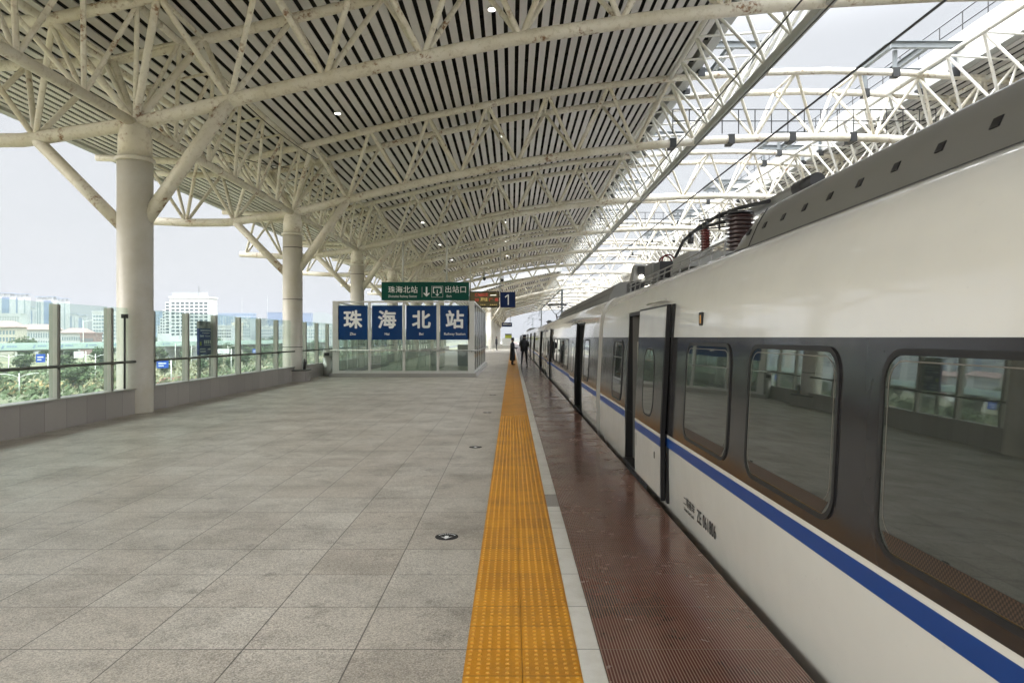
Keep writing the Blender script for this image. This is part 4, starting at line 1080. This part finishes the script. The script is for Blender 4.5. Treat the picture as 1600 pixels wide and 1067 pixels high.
def person(label, loc, rz, h, coat, hat=None, armpose=0, legspread=.0, group=None):
    t = thing('person', label, 'person', loc, R(rz), group); k = h / 1.75
    def S(*p): return tuple(v * k for v in p)
    V = [S(0, 0, .93), S(0, 0, 1.10), S(0, .0, 1.30), S(0, 0, 1.43), S(0, .0, 1.50), S(0, -.01, 1.57), S(0, -.015, 1.66), S(0, -.01, 1.74)]
    Ed = [(i, i + 1) for i in range(7)]; Rr = [(.15, .105), (.135, .10), (.165, .11), (.14, .09), (.055, .055), (.065, .075), (.082, .098), (.045, .055)]
    def add(p, r, par): V.append(S(*p)); Rr.append(r); Ed.append((par, len(V) - 1)); return len(V) - 1
    for s in (-1, 1):
        a = add((s * (.095), 0, .88), .088, 0); a = add((s * (.10 + legspread * .5), -.01, .50), .062, a); a = add((s * (.105 + legspread), .02, .11), .042, a)
        a = add((s * (.11 + legspread), .0, .04), .042, a); add((s * (.13 + legspread), -.17, .035), .032, a)
        sh = add((s * .19, 0, 1.41), .062, 3)
        if armpose == 0: P = [(.235, .01, 1.16), (.245, -.03, .93), (.245, -.045, .85)]
        else: P = [(.245, .0, 1.17), (.19, -.20, 1.08), (.13, -.27, 1.12)]
        e = add((s * P[0][0], P[0][1], P[0][2]), .047, sh); w = add((s * P[1][0], P[1][1], P[1][2]), .032, e); hd = add((s * P[2][0], P[2][1], P[2][2]), (.026, .018), w)
        d = Vector((s * P[2][0], P[2][1], P[2][2])) - Vector((s * P[1][0], P[1][1], P[1][2])); d.normalize()
        base = Vector((s * P[2][0], P[2][1], P[2][2]))
        for q, L in enumerate((.065, .075, .07, .055)):
            off = Vector((0, (-.03 + q * .02), 0)) if armpose == 0 else Vector((-.0, 0, .03 - q * .02))
            a = add(tuple(base + off + d * .02), .0095, hd); add(tuple(base + off * 1.1 + d * (.02 + L) + Vector((-s * .015, 0, 0))), .008, a)
        a = add(tuple(base + Vector((-s * .01, -.03, .0))), .010, hd); add(tuple(base + Vector((-s * .03, -.05, 0)) + d * .035), .008, a)
    skin_body('body', t, V, Ed, [tuple(x * k for x in r) if isinstance(r, tuple) else r * k for r in Rr], 0, 'cloth_navy', 2)
    # face and hands
    hz = 1.655 * k
    mb = MB(); n = 14; rings = []
    for j in range(9):
        a = -1.35 + 2.7 * j / 8; rr = math.cos(a); i = len(mb.v); rings.append(i)
        for q in range(n):
            tt = 2 * math.pi * q / n
            mb.v.append((.080 * k * rr * math.cos(tt), -.02 * k + .096 * k * rr * math.sin(tt) - (.012 * k if j in (3, 4) and abs(q - n * .75) < 1 else 0), hz + .118 * k * math.sin(a)))
    for i, j in zip(rings, rings[1:]):
        for q in range(n): mb.f.append((i + q, i + (q + 1) % n, j + (q + 1) % n, j + q))
    mb.f.append(tuple(rings[-1] + q for q in range(n))); mb.f.append(tuple(rings[0] + q for q in reversed(range(n))))
    head = mb.build('face', 'skin', t, True)
    for s in (-1, 1): MB().box(s * .03 * k - .011, s * .03 * k + .011, -.118 * k, -.108 * k, hz + .002, hz + .012).build('eye', 'black_rubber', head)
    MB().tube([(0, -.10 * k, hz + .01), (0, -.132 * k, hz - .022), (0, -.112 * k, hz - .028)], .010, 6).build('nose', 'skin', head, True)
    MB().box(-.02, .02, -.113 * k, -.106 * k, hz - .058, hz - .052).build('mouth', 'cloth_dark', head)
    hm = MB(); rings = []
    for j in range(6):
        a = -.25 + 1.75 * j / 5; rr = math.cos(min(a, 1.5)); i = len(hm.v); rings.append(i)
        for q in range(n):
            tt = 2 * math.pi * q / n; hm.v.append((.090 * k * rr * math.cos(tt), -.004 * k + .104 * k * rr * math.sin(tt), hz + .02 + .118 * k * math.sin(a)))
    for i, j in zip(rings, rings[1:]):
        for q in range(n): hm.f.append((i + q, i + (q + 1) % n, j + (q + 1) % n, j + q))
    hm.f.append(tuple(rings[-1] + q for q in range(n))); hm.build('hair', 'hair', t, True)
    if coat:   # coat: a flared skin from shoulders to hem
        hem = coat; prof = [(.10, .07, 1.50), (.205, .115, 1.44), (.235, .14, 1.30), (.215, .14, 1.10), (.225, .15, .92), (.24, .165, .75)]
        prof = [p for p in prof if p[2] > hem] + [(.25 if hem < .7 else .225, .175 if hem < .7 else .15, hem)]
        mb = MB(); n = 24; rings = []
        for a_, b_, z in prof:
            i = len(mb.v); rings.append(i)
            for q in range(n):
                tt = 2 * math.pi * q / n; f = 1 + .03 * math.sin(5 * tt) * (1.5 - z)
                mb.v.append((a_ * k * math.cos(tt) * f, b_ * k * math.sin(tt) * f, z * k))
        for i, j in zip(rings, rings[1:]):
            for q in range(n): mb.f.append((i + q, j + q, j + (q + 1) % n, i + (q + 1) % n))
        mb.build('coat', 'cloth_dark', t, True)
        for s in (-1, 1):
            P = [(.20, 0, 1.41), (.25, .01, 1.17), (.255, -.03, .95)] if armpose == 0 else [(.20, 0, 1.41), (.255, .0, 1.17), (.20, -.18, 1.09)]
            MB().tube([S(s * x, y_, z) for x, y_, z in P], .05, 12, True, [.068 * k, .058 * k, .046 * k]).build('sleeve', 'cloth_dark', t, True)
    if hat == 'cap':
        MB().lathe((0, -.01 * k), [(.098 * k, hz + .045 * k), (.10 * k, hz + .07 * k), (.118 * k, hz + .105 * k), (.09 * k, hz + .135 * k), (.02, hz + .14 * k)], 20).build('cap', 'cloth_dark', t, True)
        mb = MB(); mb.lathe((0, -.09 * k), [(.07 * k, hz + .04 * k), (.07 * k, hz + .048 * k)], 16); mb.build('cap_peak', 'cloth_dark', t)
    if hat == 'brim':
        MB().lathe((0, -.01 * k), [(.16 * k, hz + .055 * k), (.165 * k, hz + .062 * k), (.10 * k, hz + .075 * k), (.10 * k, hz + .15 * k), (.07 * k, hz + .17 * k)], 24).build('hat', 'cloth_dark', t, True)
    return t
person('person in a long dark padded coat and hat, facing the train from the yellow strip', (.03, 42.6, .003), 70, 1.60, .30, 'brim', 1)
person('person in dark uniform and cap beside the carriages, back to the camera', (.74, 42.2, .002), 180, 1.80, .82, 'cap', 1, .05)
person('person in dark clothes standing alone far down the platform by the columns', (-2.05, 92.0, 0), 100, 1.76, .78, None, 0)
# ================================================================ THE CITY BEYOND THE FENCE
GZ = -9.0
def at(px_, Y): return (px_ - 800) / F * Y
def zz(py_, Y): return (527 - py_) / F * Y + E
def building(name, label, px0, px1, py, Y, mat, rows=0, cols=0, wmat='b_window', wfrac=(.62, .55), ztop_off=0, bands=False, roof=None, z0w=None, depth=None, group=None, skew=0, crown=None, cat='building'):
    x0, x1 = at(px0, Y), at(px1, Y); zt = zz(py, Y); w = x1 - x0; dp = min(depth or 9, 9)
    t = thing(name, label, cat, (x0, Y, GZ), R(skew), group); h = zt - GZ
    MB().box(0, w, 0, dp, 0, h).build('walls', mat, t)
    zb = (z0w - GZ) if z0w is not None else 2.0
    if rows:
        fh = (h - zb - (1.5 if not crown else 3)) / rows
        if bands:
            for r in range(rows):
                z = zb + fh * (r + .25); MB().box(w * .04, w * .96, -.15, .02, z, z + fh * wfrac[1]).build('window', wmat, t)
        else:
            cw = w * .94 / cols; me = MB().box(-cw * wfrac[0] / 2, cw * wfrac[0] / 2, -.12, .02, 0, fh * wfrac[1]).mesh('window', wmat)
            for r in range(rows):
                for c_ in range(cols):
                    o = bpy.data.objects.new('window', me); C.objects.link(o); o.parent = t; o.location = (w * .03 + cw * (c_ + .5), 0, zb + fh * (r + .25))
    if roof == 'hip':
        mb = MB(); e = 1.2; rh = w * .07 + 2; i = 0
        mb.v += [(-e, -e, h + .01), (w + e, -e, h + .01), (w + e, dp + e, h + .01), (-e, dp + e, h + .01), (w * .18, dp / 2, h + rh), (w * .82, dp / 2, h + rh)]
        mb.f += [(0, 1, 5, 4), (1, 2, 5), (2, 3, 4, 5), (3, 0, 4), (0, 3, 2, 1)]; mb.build('roof', 'b_red', t)
    elif roof == 'crown':
        MB().box(w * .12, w * .88, dp * .1, dp * .9, h + .01, h + 3.5).build('roof_storey', 'b_grey', t)
        MB().box(-1, w + 1, -1, dp + 1, h + 3.6, h + 4.4).build('roof_slab', 'b_blue', t)
        for q in (.05, .35, .65, .95): MB().box(w * q - .5, w * q + .5, -.8, .2, h + .01, h + 3.6).build('roof_column', 'b_grey', t)
    else:
        MB().box(-.3, w + .3, -.3, dp + .3, h + .01, h + .9).build('parapet', mat, t)
    return t, w, h, dp
# towers far behind
def tower(label, px0, px1, py, Y, mid):
    t, w, h, dp = building('residential_tower', label, px0, px1, py, Y, 'b_white', 0, 0, roof='crown', group='far residential towers')
    MB().box(w * mid[0], w * mid[1], -.5, -.02, 4, h - 1).build('glass_strip', 'b_glass', t)
    for q in (.06, .2, .86):
        if not (mid[0] - .03 < q < mid[1]): MB().box(w * q, w * q + w * .07, -.25, -.02, 4, h - 3).build('balcony_strip', 'b_window_pale', t)
tower('tall pale tower with a blue glass strip, first of the pair by the picture edge', -14, 17, 463, 900, (.55, .92))
tower('tall pale tower with arched blue crown, beside the picture-edge tower', 16.5, 41, 464, 960, (.2, .45))
tower('shorter pale tower between the two taller tower pairs', 41.5, 56.5, 484, 1050, (.3, .6))
tower('tall pale tower with a wide blue glass front left of the first fence post', 56, 84, 468.5, 900, (.45, .85))
tower('pale tower just behind the first fence post', 83, 103, 471, 980, (.2, .4))
tower('small blue-grey tower right of the first fence post, taller of two', 104, 118, 493, 1300, (.2, .6))
tower('small blue-grey tower right of the first fence post, lower of two', 118.5, 132.5, 495.5, 1350, (.3, .7))
building('dormitory_block', 'white block with rows of tiny dark windows in front of the towers', -30, 32, 491, 620, 'b_white', 6, 15, 'b_window', (.45, .45), z0w=zz(508, 620), depth=16)
building('school_building', 'cream building with a red hipped roof at the picture edge', -40, 26, 511, 430, 'b_cream', 3, 12, 'b_window_pale', (.55, .6), roof='hip', z0w=GZ + 3)
building('school_building', 'long white building with a red hipped roof, behind the first fence post', 26, 84, 515, 470, 'b_white', 2, 14, 'b_window_pale', (.5, .6), roof='hip', z0w=GZ + 4)
building('school_building', 'low white building with a red roof right of the first fence post', 95, 134, 520, 450, 'b_white', 2, 10, 'b_window_pale', (.5, .5), roof='hip', z0w=GZ + 3)
building('brick_building', 'low reddish building beside the white banded office', 125, 146, 522, 420, 'b_red', 2, 6, 'b_window_pale', (.5, .5), z0w=GZ + 3)
building('office_block', 'white office with horizontal window bands behind the nearest column', 144, 186, 488, 480, 'b_white', 7, 9, 'b_window_pale', (.65, .5), z0w=zz(531, 480), depth=22)
# big white gridded office with a stepped end and a curved blank flank
Yo = 330
t, w, h, dp = building('office_block', 'big white office block with a grid of dark windows and a stepped end', 265, 327, 466, Yo, 'b_white', 10, 8, 'b_window', (.66, .50), z0w=zz(521, Yo) - 1.2, depth=20)
x00 = at(265, Yo)
for i, (pa, py_) in enumerate(((258, 472), (254, 484), (250, 497), (246, 509))):
    x0 = at(pa, Yo) - x00; x1 = (at([265, 258, 254, 250][i], Yo) - x00)
    MB().box(x0, x1, .0, 8.5, 0, zz(py_, Yo) - GZ).build('stepped_wing', 'b_white', t)
    n_ = [10, 8, 5, 3][i]; fh = (zz(py_, Yo) - zz(521, Yo)) / n_
    for r in range(n_): MB().box(x0 + .35, x1 - .3, -.10, -.01, zz(521, Yo) - GZ + fh * (r + .1), zz(521, Yo) - GZ + fh * (r + .6)).build('window', 'b_window', t)
mb = MB()
for q in range(34): mb.box(1 + q * (w - 2) / 34, 1.18 + q * (w - 2) / 34, .2, .35, h + .91, h + 2.4)
mb.box(.8, w - .8, .2, .35, h + 2.6, h + 2.8); mb.build('roof_rail', 'b_grey', t)
MB().box(w * .70, w * .80, 4, 7, h + .91, h + 3.0).build('roof_plant', 'b_white', t)
MB().tube([(w * .62, 5, h + .9), (w * .62, 5, h + 6)], .12, 6).build('aerial', 'rail_dark', t)
building('office_block', 'pale blue block behind the fence between the gridded office and the steps', 341, 394, 491, 560, 'b_blue', 4, 12, 'b_white', (.45, .5), z0w=zz(507, 560), group='pale blocks behind the fence')
building('apartment_block', 'low pinkish-white block in front of the pale blue block', 338, 362, 510, 430, 'b_white', 3, 6, 'b_window', (.7, .4), z0w=zz(528, 430))
building('apartment_block', 'low cream block in front of the pale blue block', 362, 371, 506, 440, 'b_cream', 3, 3, 'b_window', (.5, .45), z0w=zz(528, 440))
building('apartment_block', 'grey-white block right of the cream block', 371, 392, 500, 520, 'b_grey', 5, 6, 'b_window_pale', (.55, .5), z0w=zz(528, 520))
building('apartment_block', 'distant greenish block half hidden by a fence post', 392, 403, 498, 640, 'b_grey', 5, 3, 'b_window_pale', (.5, .5), z0w=zz(525, 640))
building('glass_tower', 'pale blue glass block beside the second column', 417, 441, 489, 900, 'b_glass', 0, 0)
building('glass_tower', 'pale blue glass block just beyond the second column', 470, 486, 490, 1000, 'b_glass', 0, 0)
building('apartment_block', 'long low white arcaded block reaching to the second column', 403, 452, 511, 520, 'b_white', 3, 14, 'b_window_pale', (.6, .5), z0w=zz(529, 520))
building('apartment_block', 'long low white block between the second column and the stairwell', 468, 540, 511, 560, 'b_white', 3, 18, 'b_window_pale', (.6, .5), z0w=zz(529, 560))
building('office_block', 'blue-grey block left of the gridded office', 238, 250, 488, 700, 'b_blue', 6, 3, 'b_window_pale', (.6, .5), z0w=zz(520, 700))
for px_, pt_, w_ in ((378, 465, 'beyond the pale blue block'), (418, 462, 'over the pale glass block by the second column')):
    t = thing('radio_mast', 'thin tall radio mast ' + w_, 'mast', (at(px_, 800), 800, GZ), 0)
    MB().tube([(0, 0, 0), (0, 0, zz(pt_, 800) - GZ)], .3, 6, True, [.35, .12]).build('mast', 'b_grey', t); MB().box(-.8, .8, -.1, .1, zz(pt_ + 8, 800) - GZ, zz(pt_ + 7, 800) - GZ).build('antenna', 'b_grey', t)
# far hills
mb = MB(); pts = [(440, 527), (462, 508), (478, 495), (492, 489), (502, 487.5), (514, 490), (530, 497), (560, 505), (620, 514), (700, 527)]
Yh = 2600; i = 0
for p_, q_ in pts: mb.v += [(at(p_, Yh), Yh, zz(q_, Yh) if q_ < 527 else GZ), (at(p_, Yh), Yh - 500, GZ), (at(p_, Yh), Yh + 500, GZ)]
for q in range(len(pts) - 1):
    a = 3 * q; mb.f += [(a, a + 1, a + 4, a + 3), (a, a + 3, a + 5, a + 2)]
struct('hills', mb, 'hill', True)

# elevated road running parallel to the railway
t = thing('elevated_road', 'long pale green elevated road with plain parapets beyond the trees', 'viaduct', (-150, 0, 0))
MB().box(0, .5, 60, 2400, -3.9 + E, -1.9 + E).build('parapet', 'viaduct_side', t); MB().box(-14, 0, 60, 2400, -4.3 + E, -3.7 + E).build('deck', 'concrete', t); MB().box(-14.5, -14, 60, 2400, -3.9 + E, -1.9 + E).build('parapet', 'viaduct_side', t)
pm = MB().box(-9, -5, -1, 1, 0, -4.3 + E - GZ).mesh('pier', 'concrete')
for i in range(50):
    o = bpy.data.objects.new('pier', pm); C.objects.link(o); o.parent = t; o.location = (0, 90 + 30 * i, GZ)
mm = MB()
for i in range(12):
    yb_ = 150 + i * 13.5
    mm.v += [(.53, yb_, -3.4 + E), (.53, yb_ + .9, -3.4 + E), (.53, yb_ + 1.5, -2.4 + E), (.53, yb_ + .6, -2.4 + E)]; j = len(mm.v) - 4; mm.f.append((j, j + 1, j + 2, j + 3))
    for q in range(4): mm.box(.5, .53, yb_ + 2.4 + q * 1.1, yb_ + 3.2 + q * 1.1, -3.0 + E, -2.5 + E)
mm.build('parapet_emblems', 'b_blue', t)
struct('road', MB().box(-75, -62, -100, 2400, GZ, GZ + .02), 'asphalt')
struct('service_road', MB().box(-31, -24, -100, 2400, GZ, GZ + .02), 'asphalt')

# trees
def tree_mesh(seed, h, cr, nq, leafs=.6):
    rnd = random.Random(seed); mb = MB(); blobs = []
    for i in range(9):
        a = rnd.uniform(0, 6.28); rr = rnd.uniform(0, cr * .62); blobs.append((rr * math.cos(a), rr * math.sin(a), h * rnd.uniform(.42, .9), cr * rnd.uniform(.32, .55)))
    for i in range(nq):
        bx, by, bz_, br = rnd.choice(blobs); d = Vector((rnd.gauss(0, 1), rnd.gauss(0, 1), rnd.gauss(0, 1))).normalized() * br * rnd.uniform(.6, 1.08)
        c_ = Vector((bx, by, bz_)) + d * Vector((1, 1, .8)).length / 1.6; s_ = leafs * rnd.uniform(.5, 1.2)
        n_ = (d.normalized() + Vector((rnd.gauss(0, .5), rnd.gauss(0, .5), rnd.gauss(0, .5)))).normalized(); u = n_.orthogonal().normalized(); v_ = n_.cross(u); an = rnd.uniform(0, 3.14)
        u2 = u * math.cos(an) + v_ * math.sin(an); v2 = n_.cross(u2)
        mb.quad(c_ - u2 * s_ * .5 - v2 * s_ * .3, c_ + u2 * s_ * .5 - v2 * s_ * .25, c_ + u2 * s_ * .45 + v2 * s_ * .35, c_ - u2 * s_ * .4 + v2 * s_ * .3)
    return mb
variants = []
for i, (hh_, cr_) in enumerate(((9, 4.2), (11, 5.0), (7.5, 3.8))):
    t = thing('street_tree', ['lone tree, the smallest, far behind the elevated road', 'lone broad tree beyond the elevated road tree belt', 'lone low tree farthest behind the elevated road'][i], 'tree', (-170 - i * 9, 330 + i * 22, GZ), 0, 'trees in the green belt')
    mb = MB(); mb.tube([(0, 0, -.1), (.1, 0, hh_ * .3), (-.1, .1, hh_ * .62)], .2, 8, True, [.24, .17, .08])
    for a in range(4): mb.tube([(0, 0, hh_ * .3), (math.cos(a * 1.6) * cr_ * .5, math.sin(a * 1.6) * cr_ * .5, hh_ * .62)], .07, 6)
    mb.build('trunk', 'bark', t)
    cm = tree_mesh(i + 3, hh_, cr_, 1300, .75).build('crown', 'leaf', t); variants.append(t)
rnd = random.Random(11)
cnt = 0
def nth(i):
    i += 1
    if i <= 14: return ORD[i - 1].replace('nearest', 'first')
    if i < 20: return ['fifteenth', 'sixteenth', 'seventeenth', 'eighteenth', 'nineteenth'][i - 15]
    tens = {2: 'twent', 3: 'thirt', 4: 'fort'}[i // 10]
    return tens + 'ieth' if i % 10 == 0 else tens + 'y-' + ORD[i % 10 - 1].replace('nearest', 'first')
for rowx, n_, ya_, st, lab in ((-172, 44, 200, 10.5, 'bushy green tree in the belt behind the elevated road'), (-135, 22, 165, 15, 'bushy green tree in front of the elevated road'), (-92, 20, 125, 15, 'roadside tree between the road and the elevated road')):
    spots = [(rowx + rnd.uniform(-4, 4), ya_ + i * st + rnd.uniform(-3, 3)) for i in range(n_)]
    spots = sorted([q for q in spots if -40 < 800 + F * q[0] / q[1] < 560], key=lambda q: q[0] / q[1])
    for i, (x_, y_) in enumerate(spots):
        lb_ = nth(i).capitalize() + ' ' + lab + ', counted from the picture edge'
        o = dup(variants[rnd.randrange(3)], (x_, y_, GZ), lb_, rnd.uniform(0, 6.28)); s_ = rnd.uniform(.85, 1.15) * (.95 if rowx < -160 else .62 if rowx > -100 else .7)
        o.scale = (s_, s_, s_ * .92); o['group'] = lab.replace('tree ', 'trees ', 1); cnt += 1
# shrubs and planting on the slope: uncountable
def scatter(name, n_, xr_, yr_, hmax, size, mat, seed, dens=.045, thr=.05):
    from mathutils import noise
    rnd = random.Random(seed); mb = MB(); k_ = 0
    while k_ < n_:
        y_ = yr_[0] + (yr_[1] - yr_[0]) * rnd.random() ** 1.6; x_ = rnd.uniform(*xr_)
        v = noise.noise(Vector((x_ * dens, y_ * dens, seed)))
        if v < thr: k_ += .2; continue
        k_ += 1; hh_ = hmax * min(1, v * 2.2) * rnd.random(); s_ = size * rnd.uniform(.5, 1.3)
        n__ = Vector((rnd.gauss(0, 1), rnd.gauss(0, 1) - .5, rnd.gauss(.6, .6))).normalized(); u = n__.orthogonal().normalized(); w_ = n__.cross(u); c_ = Vector((x_, y_, GZ + .1 + hh_))
        mb.quad(c_ - u * s_ - w_ * s_ * .6, c_ + u * s_ - w_ * s_ * .5, c_ + u * s_ * .8 + w_ * s_ * .6, c_ - u * s_ * .9 + w_ * s_ * .5)
    return tag(mb.build(name, mat), {'shrubbery': 'mixed yellow-green shrubs below the platform fence', 'dark_shrubbery': 'darker green shrubs in clumps along the roads', 'flower_bed_ochre': 'ochre flower bed in the planting below the fence', 'flower_bed_red': 'reddish flower bed below the fence'}[name], {'shrubbery': 'shrubs', 'dark_shrubbery': 'shrubs'}.get(name, 'flowers'), kind='stuff')
scatter('shrubbery', 26000, (-150, -32), (60, 420), 2.4, .34, 'shrub_leaf', 2, .05, -.08)
scatter('dark_shrubbery', 16000, (-146, -34), (60, 420), 3.4, .42, 'leaf', 7, .035, .06)
scatter('flower_bed_ochre', 1500, (-118, -92), (130, 190), .5, .5, 'flower_ochre', 4, .02, -1)
scatter('flower_bed_red', 1500, (-88, -80), (158, 182), .4, .45, 'flower_red', 5, .02, -1)
# street furniture beyond the fence
def lamp(px_, pyt, Y, label, arms=2, h=None):
    zt = zz(pyt, Y); hh_ = zt - GZ; t = thing('street_lamp', label, 'street lamp', (at(px_, Y), Y, GZ), R(35), 'white street lamps')
    MB().tube([(0, 0, 0), (0, 0, hh_)], .1, 8, True, [.13, .08]).build('pole', 'steel_white', t, True)
    for s in ((-1, 1) if arms == 2 else (1,)):
        MB().tube([(0, 0, hh_ - .8), (s * .9, 0, hh_ - .35), (s * 2.2, 0, hh_ - .1)], .06, 6).build('arm', 'steel_white', t, True)
        MB().box(s * 2.6 - .45, s * 2.6 + .45, -.14, .14, hh_ - .15, hh_ - .02).build('lamp_head', 'steel_white', t)
lamp(13.5, 554, 170, 'white double-arm street lamp near the picture edge, behind the glass')
lamp(149, 553, 165, 'white double-arm street lamp between the first two fence posts')
lamp(30, 583, 128, 'short white street lamp low behind the first glass pane', 2)
lamp(25, 536, 240, 'tall white lamp pole in front of the elevated road, picture edge', 1)
lamp(130, 500, 260, 'tallest white lamp pole, crossing the elevated road right of the first fence post', 1)
lamp(274, 536, 240, 'slim white lamp pole under the gridded office', 1)
lamp(299, 540, 235, 'slim white lamp pole beside the blue notice board', 1)
lamp(356, 540, 240, 'slim white lamp pole beneath the pale blue block', 1)
def gantry_sign(px_, py0, py1, w, Y, label, mat='road_sign'):
    t = thing('road_sign', label, 'road sign', (at(px_, Y), Y, 0), R(25)); za, zb_ = zz(py1, Y), zz(py0, Y)
    MB().box(-w / 2, w / 2, -.08, 0, za, zb_).build('panel', mat, t); MB().tube([(w / 2 + .5, .1, GZ), (w / 2 + .5, .1, zb_)], .13, 8).build('pole', 'steel_white', t, True)
    MB().tube([(-w / 2, .1, (za + zb_) / 2), (w / 2 + .5, .1, (za + zb_) / 2)], .07, 6).build('arm', 'steel_white', t, True)
    MB().box(-w * .35, w * .3, -.09, -.081, za + (zb_ - za) * .55, za + (zb_ - za) * .68).box(-w * .35, w * .1, -.09, -.081, za + (zb_ - za) * .25, za + (zb_ - za) * .36).build('markings', 'text_white' if mat == 'road_sign' else 'b_grey', t)
gantry_sign(63.5, 553, 566, 1.9, 170, 'blue road sign on a white post left of the first fence post')
gantry_sign(254, 563, 575, 2.3, 150, 'blue road sign low behind the glass past the nearest column')
gantry_sign(398, 545, 553, 1.2, 200, 'small blue road sign beyond the fifth fence post')
gantry_sign(123, 549, 559, 2.4, 200, 'white gantry sign between the first two fence posts', 'sign_white')
gantry_sign(349, 545, 552, 3.2, 200, 'white sign board right of the blue notice board', 'sign_white')
# haze
tg = bpy.data.materials.new('haze'); tg.use_nodes = True; nt_ = tg.node_tree; nt_.nodes.clear()
om = nt_.nodes.new('ShaderNodeOutputMaterial'); pv = nt_.nodes.new('ShaderNodeVolumePrincipled'); pv.inputs['Density'].default_value = .0006; pv.inputs['Color'].default_value = (.30, .31, .325, 1)
nt_.links.new(pv.outputs[0], om.inputs['Volume'])
hz_ = MB().box(-2900, 1500, -200, 3400, -10, 112).build('haze', tg); tag(hz_, kind='stuff'); hz_['label'] = 'pale haze over the distant city'
